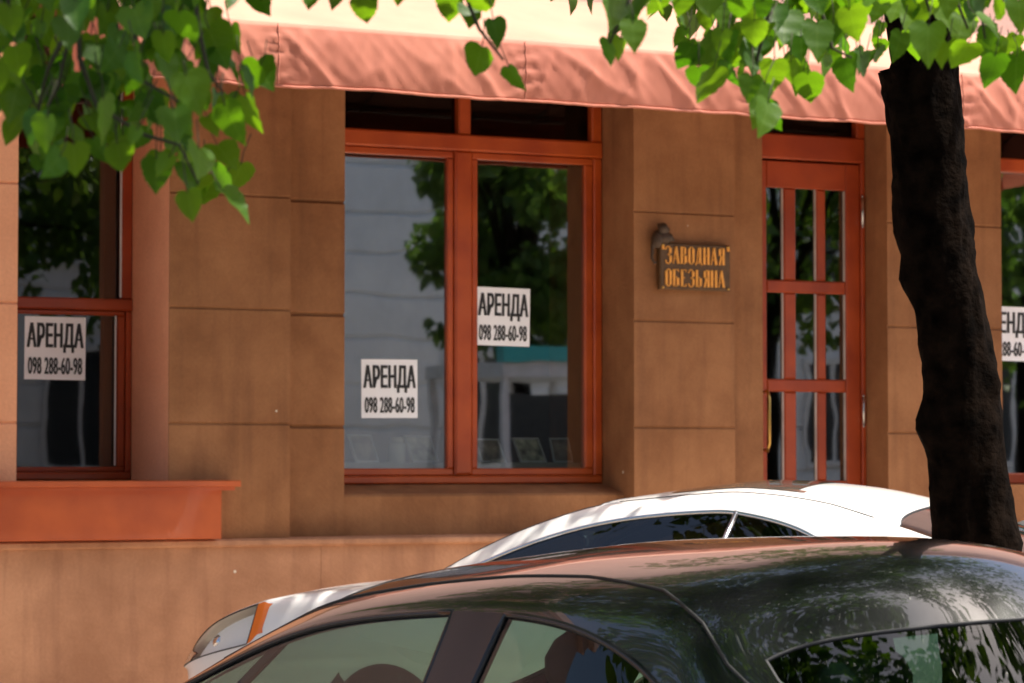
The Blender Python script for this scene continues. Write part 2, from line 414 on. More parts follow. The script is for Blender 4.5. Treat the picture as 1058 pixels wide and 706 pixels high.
# orange boarded sill box under the left window
xb1 = X(230, -.14); xs1 = X(250, -.2)
zb0 = ZLED + .022; zb1 = Z(503.5, -.14, 120); zs1 = Z(497, -.2, 120)
box = MB().box(xL1-1.2, xb1, -.14, -.002, zb0, zb1, .006)
sb = bpart(box, 'sill_box', M['boxwood'])
mb = MB(); mb.box(xL1-1.3, xs1, -.20, .02, zb1+.001, zs1, .006); mb.box(xL1-1.25, xs1-.03, -.175, -.001, zb1-.022, zb1-.0005)
o = bpart(mb, 'top_board', M['boxwood'], sb)
o.matrix_parent_inverse = Matrix.Identity(4)

def part_of(parent, mb, name, mat, **k):
    return mb.build(name, mat, parent, **k)

# --- window frames: boxes given in photograph pixels on the plane of the frame
def rect(mb, x0, x1, y0, y1, dep, yo, th, c=.008):
    px = (x0+x1)/2; py = (y0+y1)/2
    mb.box(at_y(x0, py, dep).x, at_y(x1, py, dep).x, dep+yo, dep+yo+th, at_y(px, y1, dep).z, at_y(px, y0, dep).z, c)
def zat(px, py, dep): return at_y(px, py, dep).z
def xat(px, dep, py=320): return at_y(px, py, dep).x
# main window
d = D_MAIN
xw0, xw1 = xMo0, xC0
zb, zr0, zr1 = zat(480, 500, d), zat(480, 165, d), zat(480, 139, d)
zb_in = zat(480, 486, d)
mb = MB()
mb.box(xw0+.002, xw1-.002, d, d+.12, zb, zb_in-.035, .01)                 # bottom rail
mb.box(xw0+.002, xw1-.002, d-.01, d+.12, zr0+.055, zr1, .012)              # transom
mb.box(xw0+.002, xat(362, d)-.05, d+.001, d+.12, zb_in-.034, ZTOP-.002, .01)     # left stile
mb.box(xat(614, d), xw1-.002, d+.001, d+.12, zb_in-.034, zr0+.054, .01)
mb.box(xat(612, d), xw1-.002, d+.001, d+.12, zr1+.001, ZTOP-.002, .01)
xm0, xm1 = xat(474, d), xat(487, d)
mb.box(xm0, xm1, d+.002, d+.12, zr1+.001, ZTOP-.002, .01)
mb.box(xat(470, d), xat(488, d), d-.008, d+.12, zb_in-.03, zr0+.054, .014)
wmain = bpart(mb, 'window', M['wood'])
# two sashes
mb = MB()
def sash(mb, x0, x1, z0, z1, w, y0, y1, wr=None):
    wr = wr or w
    mb.box(x0, x1, y0, y1, z0, z0+w, .008); mb.box(x0, x1, y0, y1, z1-w, z1, .008)
    mb.box(x0, x0+w, y0+.001, y1, z0+w+.0005, z1-w-.0005, .008); mb.box(x1-wr, x1, y0+.001, y1, z0+w+.0005, z1-w-.0005, .008)
s = MB(); sash(s, xat(356, d)-.07, xat(470, d)-.001, zb_in-.033, zr0+.053, .045, d+.012, d+.07); part_of(wmain, s, 'sash', M['wood'])
s = MB(); sash(s, xat(488, d)+.001, xat(614, d)-.001, zb_in-.033, zr0+.053, .045, d+.012, d+.07, .06); part_of(wmain, s, 'sash', M['wood'])
def pane(parent, x0, x1, z0, z1, y, mat, name='pane'):
    return part_of(parent, MB().box(x0, x1, y, y+.006, z0, z1), name, mat)
pane(wmain, xat(356, d)-.03, xat(467, d), zb_in-.02, zr0+.04, d+.04, M['glass'])
pane(wmain, xat(489, d)+.01, xat(611, d)-.02, zb_in-.02, zr0+.04, d+.042, M['glass'])
pane(wmain, xw0+.06, xm0+.01, zr1-.01, ZTOP-.01, d+.06, M['glass_dark'])
pane(wmain, xm1-.01, xat(612, d)+.01, zr1-.01, ZTOP-.01, d+.06, M['glass_dark'])
# left window
d = D_LEFT
x0, x1 = xL1, xLf
mb = MB()
zm0, zm1 = zat(80, 320, d), zat(80, 308, d)
zlo = zat(80, 488, d)
mb.box(x0+.002, x1-.002, d, d+.1, zSL, zlo, .008)
mb.box(x0+.002, x1-.002, d-.012, d+.1, zm0, zm1, .008)
mb.box(xat(126, d), x1-.002, d+.001, d+.1, zm1+.001, ZTOP-.002, .008)
mb.box(xat(131, d), x1-.002, d+.001, d+.1, zlo+.001, zm0-.001, .008)
mb.box(x0+.002, xat(18, d)-.02, d+.001, d+.1, zlo+.001, zm0-.001, .008)
mb.box(x0+.002, xat(18, d)-.02, d+.001, d+.1, zm1+.001, ZTOP-.002, .008)
wl = bpart(mb, 'window', M['wood_red'])
s = MB(); sash(s, xat(18, d)-.019, xat(131, d)-.001, zlo+.001, zm0-.001, .03, d+.02, d+.06, .05); part_of(wl, s, 'sash', M['wood_red'])
s = MB(); s.box(xat(124.2, d), xat(125.8, d), d+.006, d+.02, zm1+.01, ZTOP-.01); s.box(xat(119.5, d), xat(121, d), d+.012, d+.0195, zlo+.04, zm0-.03)
part_of(wl, s, 'glazing_strip', M['opp_trim'])
M['glass_left'] = pane_glass('left_window_glass', (.45,.45,.43), .07, .0012, 1.3, .015, 1.2)
pane(wl, xat(18, d)-.03, xat(126, d)+.01, zm1-.01, ZTOP-.01, d+.05, M['glass_left'])
pane(wl, xat(18, d)-.01, xat(131, d)-.03, zlo, zm0+.01-.012, d+.04, M['glass_left'])
# right window
d = D_RIGHT
x0, x1 = xR1, xRo1
zt0, zt1 = zat(1045, 178, d), zat(1045, 164, d)
zlo = zat(1045, 489, d)
mb = MB()
mb.box(x0+.002, x1-.002, d, d+.1, zSR, zlo, .008)
mb.box(x0+.002, x1-.002, d-.01, d+.1, zt0, zt1, .008)
for a, b in ((x0+.002, x0+.12), (x0+.86, x0+.98), (x1-.12, x1-.002)):
    mb.box(a, b, d+.001, d+.1, zlo+.001, zt0-.001, .008); mb.box(a, b, d+.001, d+.1, zt1+.001, ZTOP-.002, .008)
wr_ = bpart(mb, 'window', M['wood'])
for a, b in ((x0+.11, x0+.87), (x0+.97, x1-.11)):
    pane(wr_, a, b, zlo-.01, zt0+.01-.002, d+.05, M['glass']); pane(wr_, a, b, zt1-.01, ZTOP-.01, d+.05, M['glass_dark'])

# door
d = D_DOOR
dx0, dx1 = xDo0, xR0
zT0, zT1 = zat(840, 166, d), zat(840, 140, d)
zF = .62
mb = MB()
mb.box(dx0+.002, dx1-.002, d-.004, d+.14, zT0, zT1, .012)
mb.box(dx1-.035, dx1-.002, d, d+.14, zF, zT0-.001, .006)
mb.box(dx0+.002, xat(788, d)-.055, d, d+.14, zF, zT0-.001, .006)
mb.box(xat(886, d), dx1-.002, d, d+.14, zT1+.001, ZTOP-.002, .008)
mb.box(dx0+.002, xat(788, d)-.02, d, d+.14, zT1+.001, ZTOP-.002, .008)
door = bpart(mb, 'door', M['wood_red'])
cols = [(794, 812), (825, 846), (856, 876)]; rows = [(195, 290), (303, 392), (405, 497)]
lx0, lx1 = xat(788, d)-.054, dx1-.036
zl = [(zat(835, b, d), zat(835, a, d)) for a, b in rows]; xl = [(xat(a, d), xat(b, d)) for a, b in cols]
zlt = zT0-.012
s = MB(); y0, y1 = d+.02, d+.075
zsk = zl[2][0]
s.box(lx0, xl[0][0], y0, y1, zF+.01, zlt, .006); s.box(xl[2][1], lx1, y0, y1, zF+.01, zlt, .006)
s.box(xl[0][0]+.0005, xl[2][1]-.0005, y0+.001, y1, zl[0][1], zlt-.0005, .006)
for i in (0, 1): s.box(xl[0][0]+.0005, xl[2][1]-.0005, y0+.002, y1, zl[i+1][1], zl[i][0], .01)
s.box(xl[0][0]+.0005, xl[2][1]-.0005, y0+.001, y1, zF+.0105, zsk, .006)
for r_ in range(3):
    for i in (0, 1): s.box(xl[i][1], xl[i+1][0], y0+.004, y1, zl[r_][0]+.0005, zl[r_][1]-.0005, .012)
s.box(xl[0][0]+.05, xl[2][1]-.05, y0-.008, y0+.0005, zF+.12, zsk-.1, .008)
part_of(door, s, 'leaf', M['wood_red'])
M['glass_door'] = pane_glass('door_glass', (.6,.63,.6), .22, .0012, 1.5, .015, 1.2)
for r_ in range(3):
    for c_ in range(3):
        pane(door, xl[c_][0]-.004, xl[c_][1]+.004, zl[r_][0]-.004, zl[r_][1]+.004, y0+.018, M['glass_door'])
        bd = MB(); bd.box(xl[c_][1]-.016, xl[c_][1]-.0005, y0+.007, y0+.017, zl[r_][0]+.002, zl[r_][1]-.002, .003); part_of(door, bd, 'glazing_bead', M['bead'])
pane(door, xat(788, d)-.03, xat(886, d)+.01, zT1-.01, ZTOP-.01, d+.06, M['glass_dark'])
for py in (219, 425):
    h = MB(); zc = zat(895, py, d); xh = dx1-.03
    h.tube([(xh, d-.008, zc-.095), (xh, d-.008, zc+.095)], .011, 10); h.tube([(xh, d-.008, zc-.11), (xh, d-.008, zc-.096)], .007, 8); h.tube([(xh, d-.008, zc+.096), (xh, d-.008, zc+.11)], .007, 8)
    part_of(door, h, 'hinge', M['steel'], smooth=True)
h = MB(); hx = xat(792.5, d-.05); ha, hb = zat(794, 466, d-.05), zat(794, 404, d-.05)
h.tube([(hx, d+.018, ha+.01), (hx+.004, d-.045, ha), (hx+.008, d-.06, ha+.05), (hx+.004, d-.062, (ha+hb)/2), (hx+.008, d-.06, hb-.05), (hx+.004, d-.045, hb), (hx, d+.018, hb-.01)], [.011,.012,.011,.014,.011,.012,.011], 10)
part_of(door, h, 'handle', M['brass'], smooth=True)
s = MB(); s.box(dx0+.0, dx1, -.3, 1.2, GZ, zF-.002); s.box(dx0-.2, dx1+.2, -.65, -.302, GZ, .36); bpart(s, 'doorstep', M['kerb'])

# the room behind the glass
s = MB()
RX0, RX1 = xL1-1.2, xRo1+3
s.add([(RX0,1.21,.5),(RX1,1.21,.5),(RX1,6,.5),(RX0,6,.5)], [(0,1,2,3)])
s.add([(RX0,1.21,ZTOP-.02),(RX1,1.21,ZTOP-.02),(RX1,6,ZTOP-.02),(RX0,6,ZTOP-.02)], [(3,2,1,0)])
s.add([(RX0,6,.5),(RX1,6,.5),(RX1,6,ZTOP),(RX0,6,ZTOP)], [(0,1,2,3)])
s.add([(RX0,1.21,.5),(RX0,6,.5),(RX0,6,ZTOP),(RX0,1.21,ZTOP)], [(0,1,2,3)])
s.add([(RX1,1.21,.5),(RX1,6,.5),(RX1,6,ZTOP),(RX1,1.21,ZTOP)], [(3,2,1,0)])
s.box(RX0, RX1, 1.21, 6.2, ZUP-.1, ZUP)
s.box(RX0-.4, RX0-.3, 1.21, 6.2, 0, ZUP); s.box(RX1+.3, RX1+.4, 1.21, 6.2, 0, ZUP); s.box(RX0-.4, RX1+.4, 6.2, 6.4, 0, ZUP)
bpart(s, 'room', M['room'], fix=False)
dS = D_MAIN
zsh = zat(480, 478, dS+.15)
s = MB(); s.box(xMo0+.01, xC0-.01, dS+.125, 1.19, zb_in-.1, zsh, .005); bpart(s, 'window_shelf', M['shelf'])

# ------------------------------------------------------------------ things on the inner shelf
M['card_a'] = principled('card_print', (.55,.45,.36), .35, 0, .4, var=.7, vscale=9)
M['card_b'] = principled('card_print_pale', (.72,.74,.58), .35, 0, .4, var=.8, vscale=14)
def card(px0, px1, py0, py1, depth, label, mat, lean=.09, turn=0.25, name='framed_photo'):
    y = dS + depth
    a = at_y((px0+px1)/2, py1, y); w = xat(px1, y)-xat(px0, y); h = zat(480, py0, y)-zsh
    e = empty(name, (a.x, y, zsh), turn); tag(e, label, 'photo frame', 'framed pictures on the window shelf')
    def P_(u, v, t=0): return (u*w/2, lean*v + t, v*h)
    m_ = MB(); t = .02
    def slab(u0, u1, v0, v1, y0, y1):
        m_.add([P_(u0,v0,y0),P_(u1,v0,y0),P_(u1,v1,y0),P_(u0,v1,y0),P_(u0,v0,y1),P_(u1,v0,y1),P_(u1,v1,y1),P_(u0,v1,y1)],
               [(0,1,2,3),(7,6,5,4),(0,4,5,1),(1,5,6,2),(2,6,7,3),(3,7,4,0)])
    b = .07
    slab(-1,1,0,b,0,.02); slab(-1,1,1-b,1,0,.02); slab(-1,-1+b,b,1-b,0,.02); slab(1-b,1,b,1-b,0,.02)
    m_.build('frame', M['paper'], e)
    m_ = MB(); slab(-1+b,1-b,b,1-b,.008,.014); m_.build('picture', mat, e)
    m_ = MB(); m_.add([P_(-.15,.7,.021),P_(.15,.7,.021),(.15*w/2,lean+.09,0.002),(-.15*w/2,lean+.09,0.002)], [(0,1,2,3)]); m_.build('easel_strut', M['room'], e)
card(367, 394, 449, 474, .22, 'small framed picture at the left end of the shelf behind the left pane', M['card_a'])
card(425, 456, 450, 474, .22, 'pale framed picture on the shelf just left of the window mullion', M['card_b'])
card(497, 526, 453, 476, .22, 'dark framed picture on the shelf just right of the window mullion', M['card_a'])
card(537, 568, 452, 476, .22, 'pale green framed picture on the shelf in the middle of the right pane', M['card_b'])
card(573, 593, 452, 476, .24, 'narrow framed picture on the shelf at the right end of the right pane', M['card_a'], .06, .1)
M['wax'] = principled('candle_wax', (.75,.70,.58), .5)
M['jarglass'] = principled('jar_glass', (.55,.57,.52), .15, 0, .5)
cj = at_y(410, 474, dS+.24); e = empty('candle_jar', (cj.x, dS+.24, zsh)); tag(e, 'small glass candle jar between the two framed pictures behind the left pane', 'candle')
MB().lathe([(.05,0),(.055,.01),(.055,.12),(.05,.125)], (0,0,0), 20).build('jar', M['jarglass'], e, smooth=True)
MB().lathe([(.042,.126),(.042,.16),(.02,.165)], (0,0,0), 16).build('candle', M['wax'], e, smooth=True)
MB().lathe([(.004,.165),(.003,.18)], (0,0,0), 6).build('wick', M['ink'], e)
cj = at_y(516, 480, dS+.2); e = empty('ornament_shells', (cj.x, dS+.2, zsh)); tag(e, 'little heap of white shells on the shelf below the dark framed picture', 'shells')
m_ = MB()
for k in range(7):
    a = random.random()*6.28; r_ = random.uniform(0,.06)
    m_.lathe([(.004,0),(.016,.004),(.018,.012),(.010,.022),(.002,.026)], (r_*math.cos(a), r_*math.sin(a)*.6, 0), 9)
m_.build('shell_pile', M['wax'], e, smooth=True)

# ------------------------------------------------------------------ writing
def text_mesh(txt, w, h, bold, depth=.0012):
    """letters as a mesh in the xz plane, fitted into w x h with its lower left corner at the origin"""
    c = bpy.data.curves.new('t', 'FONT'); c.body = txt; c.size = 1; c.offset = bold; c.resolution_u = 4; c.space_character = 1.06
    o = bpy.data.objects.new('t', c); col.objects.link(o)
    dg = bpy.context.evaluated_depsgraph_get(); dg.update()
    me = bpy.data.meshes.new_from_object(o.evaluated_get(dg))
    bpy.data.objects.remove(o); 
    xs = [v.co.x for v in me.vertices]; ys = [v.co.y for v in me.vertices]
    ax, bx, ay, by = min(xs), max(xs), min(ys), max(ys)
    # cap height without the descending feet of the letters
    vs = [((v.co.x-ax)/(bx-ax)*w, 0, (v.co.y-ay)/(by-ay)*h) for v in me.vertices]
    fs = [tuple(p.vertices) for p in me.polygons]
    bpy.data.meshes.remove(me)
    return vs, fs
def poster(px0, px1, py0, py1, dep, label, tilt=0.0):
    a = at_y((px0+px1)/2, py1, dep); w = xat(px1, dep, (py0+py1)/2)-xat(px0, dep, (py0+py1)/2); h = zat((px0+px1)/2, py0, dep)-a.z
    e = empty('rent_poster', (a.x, dep, a.z)); tag(e, label, 'poster', 'rent posters on the windows')
    e.rotation_euler = (0, tilt, 0)
    m_ = MB(); n = 6                                     # sheet, slightly cockled
    vs = []; fs = []
    for j in range(n+1):
        for i in range(n+1):
            vs.append((-w/2+w*i/n, -.0016-.0012*noise.noise((i*.5+px0, j*.5, 0)), h*j/n))
    for j in range(n):
        for i in range(n): q = j*(n+1)+i; fs.append((q, q+1, q+n+2, q+n+1))
    m_.add(vs, fs); m_.build('sheet', M['paper'], e, smooth=True, fix=False)
    m_ = MB()
    vs, fs = text_mesh('АРЕНДА', w*.93, h*.47, .010)
    for k, dx in enumerate((-.011, 0, .011)): m_.add([(x*.985-w*.458+dx*w, -.0045-.0002*k, z+h*.43) for x, y, z in vs], fs)
    vs, fs = text_mesh('098 288-60-98', w*.88, h*.27, .006)
    for k, dx in enumerate((-.005, .005)): m_.add([(x-w*.44+dx*w, -.0045-.0002*k, z+h*.085) for x, y, z in vs], fs)
    m_.build('lettering', M['ink'], e, fix=False)
    return e
poster(25, 88, 327.5, 392.5, D_LEFT+.04, 'white rent notice low in the narrow dark left window beside the stone pier', R(.3))
poster(373.5, 431.5, 371.5, 432, D_MAIN+.04, 'white rent notice low in the left pane of the middle window', R(-.4))
poster(491.5, 547, 297.5, 357.5, D_MAIN+.042, 'white rent notice higher up in the right pane of the middle window', R(.8))
poster(1013, 1070, 317, 373, D_RIGHT+.05, 'white rent notice partly cut off in the window right of the tree trunk', R(.5))

# carved name board: condensed letters with fat stems and hairlines
def stroke(m_, pts, w, y):
    for (x0, z0), (x1, z1) in zip(pts[:-1], pts[1:]):
        d_ = Vector((x1-x0, z1-z0)); n_ = Vector((-d_.y, d_.x)).normalized()*(w/2)
        vs = [(x0+n_.x,y,z0+n_.y),(x0-n_.x,y,z0-n_.y),(x1-n_.x,y,z1-n_.y),(x1+n_.x,y,z1+n_.y)]
        m_.add([(a,y-.006,c) for a,_,c in vs]+[(a,y,c) for a,_,c in vs], [(0,1,2,3),(0,4,5,1),(1,5,6,2),(2,6,7,3),(3,7,4,0)])
H_ = .3; K_ = 1.0
GL = {  # per letter: list of (weight, polyline) in a 1 x 1 cell
 'З': [(.4,[(.1,.8),(.2,.96),(.5,1),(.72,.9)]),(K_,[(.76,.9),(.76,.6)]),(.4,[(.7,.58),(.4,.52),(.7,.46)]),(K_,[(.8,.46),(.8,.1)]),(.4,[(.76,.08),(.5,0),(.2,.04),(.1,.2)])],
 'А': [(.35,[(.1,0),(.42,1)]),(K_,[(.46,1),(.82,0)]),(.3,[(.2,.3),(.7,.3)])],
 'В': [(K_,[(.2,0),(.2,1)]),(.35,[(.2,.98),(.6,.98)]),(.8,[(.68,.94),(.68,.58)]),(.35,[(.2,.53),(.62,.53)]),(K_,[(.76,.48),(.76,.06)]),(.35,[(.2,.02),(.66,.02)])],
 'О': [(K_,[(.2,.1),(.2,.9)]),(K_,[(.78,.1),(.78,.9)]),(.4,[(.22,.92),(.5,1),(.76,.92)]),(.4,[(.22,.08),(.5,0),(.76,.08)])],
 'Д': [(.35,[(.18,.1),(.4,.98)]),(K_,[(.66,.08),(.66,1)]),(.35,[(.05,.08),(.9,.08)]),(.35,[(.05,.08),(.05,-.06)]),(.35,[(.9,.08),(.9,-.06)]),(.3,[(.4,.98),(.7,.98)])],
 'Н': [(K_,[(.2,0),(.2,1)]),(K_,[(.78,0),(.78,1)]),(.3,[(.2,.5),(.78,.5)])],
 'Я': [(K_,[(.78,0),(.78,1)]),(.35,[(.78,.98),(.4,.98)]),(K_,[(.26,.94),(.26,.56)]),(.35,[(.28,.52),(.78,.5)]),(.8,[(.5,.5),(.2,0)])],
 'Б': [(K_,[(.2,0),(.2,1)]),(.35,[(.2,.98),(.8,.98),(.82,.86)]),(.35,[(.2,.55),(.62,.55)]),(K_,[(.74,.5),(.74,.06)]),(.35,[(.2,.02),(.66,.02)])],
 'Е': [(K_,[(.25,0),(.25,1)]),(.35,[(.2,.98),(.8,.98),(.82,.84)]),(.35,[(.25,.52),(.66,.52)]),(.35,[(.2,.02),(.8,.02),(.82,.16)])],
 'Ь': [(K_,[(.2,0),(.2,1)]),(.35,[(.2,.55),(.62,.55)]),(K_,[(.74,.5),(.74,.06)]),(.35,[(.2,.02),(.66,.02)])],
}
sx0, sx1 = X(677.5, 0), X(750, 0); sz0, sz1 = Z(300.5, 0, 714), Z(253, 0, 714)
pw, ph = sx1-sx0, sz1-sz0
pq = empty('name_plaque', ((sx0+sx1)/2, 0, (sz0+sz1)/2)); tag(pq, 'dark bronze name board with gilt capitals and a perched monkey beside the door', 'sign')
MB().box(-pw/2, pw/2, -.06, -.02, -ph/2, ph/2, .008).build('board', M['plaque'], pq)
for (sx_, sz_) in ((-1,-1),(1,-1),(-1,1),(1,1)):
    m_ = MB(); m_.tube([(sx_*pw*.4, -.0205, sz_*ph*.36), (sx_*pw*.4, -.002, sz_*ph*.36)], .012, 8)
    m_.build('stand_off', M['figure'], pq)
m_ = MB()
def line(txt, x0, w, z0, h):
    cw = w/len(txt)
    for i, ch in enumerate(txt):
        for k, pts in GL[ch]:
            stroke(m_, [(x0+cw*(i+.04+p*.92), z0+h*q) for p, q in pts], k*cw*.30, -.061)
line('ЗАВОДНАЯ', -pw*.44, pw*.86, ph*.06, ph*.37)
line('ОБЕЗЬЯНА', -pw*.44, pw*.86, -ph*.43, ph*.37)
for dx in (0, .018): 
    stroke(m_, [(-pw*.475+dx*.6, ph*.46), (-pw*.47+dx*.6, ph*.36)], .008, -.061); stroke(m_, [(pw*.452+dx*.6, ph*.46), (pw*.457+dx*.6, ph*.36)], .008, -.061)
m_.build('lettering', M['gilt'], pq, fix=True)
for (sx_, sz_) in ((-1,-1),(1,-1),(-1,1),(1,1)):
    m_ = MB(); m_.lathe([(.009,.0),(.009,-.006),(.004,-.010)], (sx_*pw*.465, -.0605, sz_*ph*.455), 10, 'y'); m_.build('screw_head', M['brass'], pq, smooth=True)
# small seated monkey at the corner of the board
def blob(m_, c, r, n=10):
    c = Vector(c); b = len(m_.v); rows_ = 7
    for j in range(rows_+1):
        t_ = math.pi*j/rows_
        for k in range(n):
            a = 2*math.pi*k/n; m_.v.append((c.x+r[0]*math.sin(t_)*math.cos(a), c.y+r[1]*math.sin(t_)*math.sin(a), c.z+r[2]*math.cos(t_)))
    for j in range(rows_):
        for k in range(n): m_.f.append((b+j*n+k, b+j*n+(k+1) % n, b+(j+1)*n+(k+1) % n, b+(j+1)*n+k)); m_.mi.append(0)
m_ = MB(); cx_, cz_ = -pw*.5, ph*.5
blob(m_, (cx_+.035, -.05, cz_+.035), (.06,.035,.045)); blob(m_, (cx_-.02, -.055, cz_+.02), (.04,.035,.06))
blob(m_, (cx_+.02, -.06, cz_+.095), (.036,.034,.036)); blob(m_, (cx_+.048, -.07, cz_+.085), (.018,.02,.016))
blob(m_, (cx_-.008, -.055, cz_+.115), (.011,.008,.014))
m_.tube([(cx_-.02,-.055,cz_+.05),(cx_-.05,-.05,cz_-.01),(cx_-.055,-.05,cz_-.10),(cx_-.035,-.05,cz_-.135),(cx_-.015,-.05,cz_-.12)], [.016,.013,.010,.009,.006], 8)
m_.tube([(cx_+.04,-.055,cz_+.04),(cx_+.08,-.06,cz_+.05),(cx_+.10,-.06,cz_+.012)], [.016,.013,.011], 8)
mk = m_.build('monkey_figure', M['figure'], pq, smooth=True)
rm = mk.modifiers.new('r', 'REMESH'); rm.mode = 'VOXEL'; rm.voxel_size = .006; rm.use_smooth_shade = True

# ------------------------------------------------------------------ awning
AP = 1.15
a_x0, a_x1 = at_y(128, 40, -AP).x, at_y(1058, 100, -AP).x + 2.2
zTopF = (zat(340, 29, -AP) + zat(700, 55, -AP) + zat(1058, 80, -AP))/3
zBotF = (zat(356, 92, -AP) + zat(700, 116, -AP) + zat(1058, 136, -AP))/3
zBack = ZFAS
aw = empty('awning', ((a_x0+a_x1)/2, 0, zBack)); tag(aw, 'salmon cloth awning with hanging valance over the windows and door', 'awning')
ax = (a_x0+a_x1)/2
nx = 420
def fold(x, v):
    """depth offset of the valance: gathers and slanting creases, v = 0 top .. 1 bottom"""
    a = noise.noise((x*1.6 + v*.3, v*.4, 3.1))*.022*(.2+.8*v)
    k1 = noise.noise((x*3.1 + v*.55, v*.35, 8.7)); b = max(0, 1-abs(k1)*5)**2*.016*(1-.5*v)
    k2 = noise.noise((x*2.6 - v*.8, v*.3, 15.2)); c_ = max(0, 1-abs(k2)*6)**2*.014
    k3 = noise.noise((x*9.5 + v*1.6, v*.5, 22.1)); a -= max(0, 1-abs(k3)*4)**2*.006*(1-.6*v)
    k4 = noise.noise((x*8.0 - v*2.6, v*.6, 31.7)); a -= max(0, 1-abs(k4)*4)**2*.005
    ds = ((x - at_y(541, 70, -AP).x + .775) % 1.55) - .775; a += .007*math.exp(-(ds/.10)**2)*math.sin(v*27 + ds*20 + 4*noise.noise((x*3, v*3, 7)))
    a += noise.noise((x*14, v*3.5, 2))*.004
    return a - b - c_
m_ = MB(); nv = 16; vs = []; fs = []
for j in range(nv+1):
    v = j/nv
    for i in range(nx+1):
        x = a_x0 + (a_x1-a_x0)*i/nx
        y = -AP + fold(x, v)*min(1, v*4+.1) - .03*math.sin(v*math.pi)*.5
        z = zTopF + (zBotF-zTopF)*v + (.010*noise.noise((x*1.7, 0, 5)) + .006*noise.noise((x*6, 1, 5)))*v
        vs.append((x-ax, y, z-zBack))
for j in range(nv):
    for i in range(nx): q = j*(nx+1)+i; fs.append((q, q+nx+1, q+nx+2, q+1))
m_.add(vs, fs)
val = m_.build('valance', M['awn_val'], aw, smooth=True, fix=False)
sl = val.modifiers.new('s', 'SOLIDIFY'); sl.thickness = .003; sl.offset = 0
xs_ = at_y(541, 70, -AP).x
for k in range(-2, 5):
    i = round((xs_ + k*1.55 - a_x0)/(a_x1-a_x0)*nx)
    if 3 < i < nx-3:
        sm_ = MB(); sm_.tube([(vs[j*(nx+1)+i][0], vs[j*(nx+1)+i][1]-.003, vs[j*(nx+1)+i][2]) for j in range(nv+1)], .004, 5); sm_.build('seam', M['awn_val'], aw, smooth=True)
hem = MB(); hem.tube([(vs[nv*(nx+1)+i][0], vs[nv*(nx+1)+i][1]-.002, vs[nv*(nx+1)+i][2]) for i in range(nx+1)], .0085, 6); hem.build('hem', M['awn_val'], aw, smooth=True)
m_ = MB(); vs = []; fs = []; nd = 14
for j in range(nd+1):
    t = j/nd
    for i in range(nx+1):
        x = a_x0 + (a_x1-a_x0)*i/nx
        y = -.005 + (-AP+.005)*t
        sag = -.022*math.sin(t*math.pi)*(.6+.4*math.cos((x-a_x0)*2*math.pi/1.6))
        z = zBack + (zTopF-zBack)*t + sag + .006*noise.noise((x*2.2, t*2, 9))*math.sin(t*math.pi)
        vs.append((x-ax, y, z-zBack))
for j in range(nd):
    for i in range(nx): q = j*(nx+1)+i; fs.append((q, q+nx+1, q+nx+2, q+1))
m_.add(vs, fs)
can = m_.build('canopy', M['awn_top'], aw, smooth=True, fix=False)
sl = can.modifiers.new('s', 'SOLIDIFY'); sl.thickness = .003; sl.offset = 0
for xe in (a_x0, a_x1):
    m_ = MB(); m_.add([(xe-ax, -AP+.0, zBotF-zBack+.004), (xe-ax, -.01, zBotF-zBack+.03), (xe-ax, -.01, 0), (xe-ax, -AP+.0, zTopF-zBack)], [(0,1,2,3)])
    m_.build('side_cheek', M['awn_val'], aw, fix=False)
m_ = MB(); m_.tube([(a_x0-ax, -AP+.03, zTopF-zBack-.03), (a_x1-ax, -AP+.03, zTopF-zBack-.03)], .015, 8); m_.build('front_bar', M['steel'], aw, smooth=True)
n_arm = 7
for k in range(n_arm):
    x = a_x0 + .1 + (a_x1-a_x0-.2)*k/(n_arm-1)
    m_ = MB(); m_.tube([(x-ax, -.003, zBack-zBack-.09), (x-ax, -AP+.03, zTopF-zBack-.05)], .012, 8); m_.build('arm', M['steel'], aw, smooth=True)

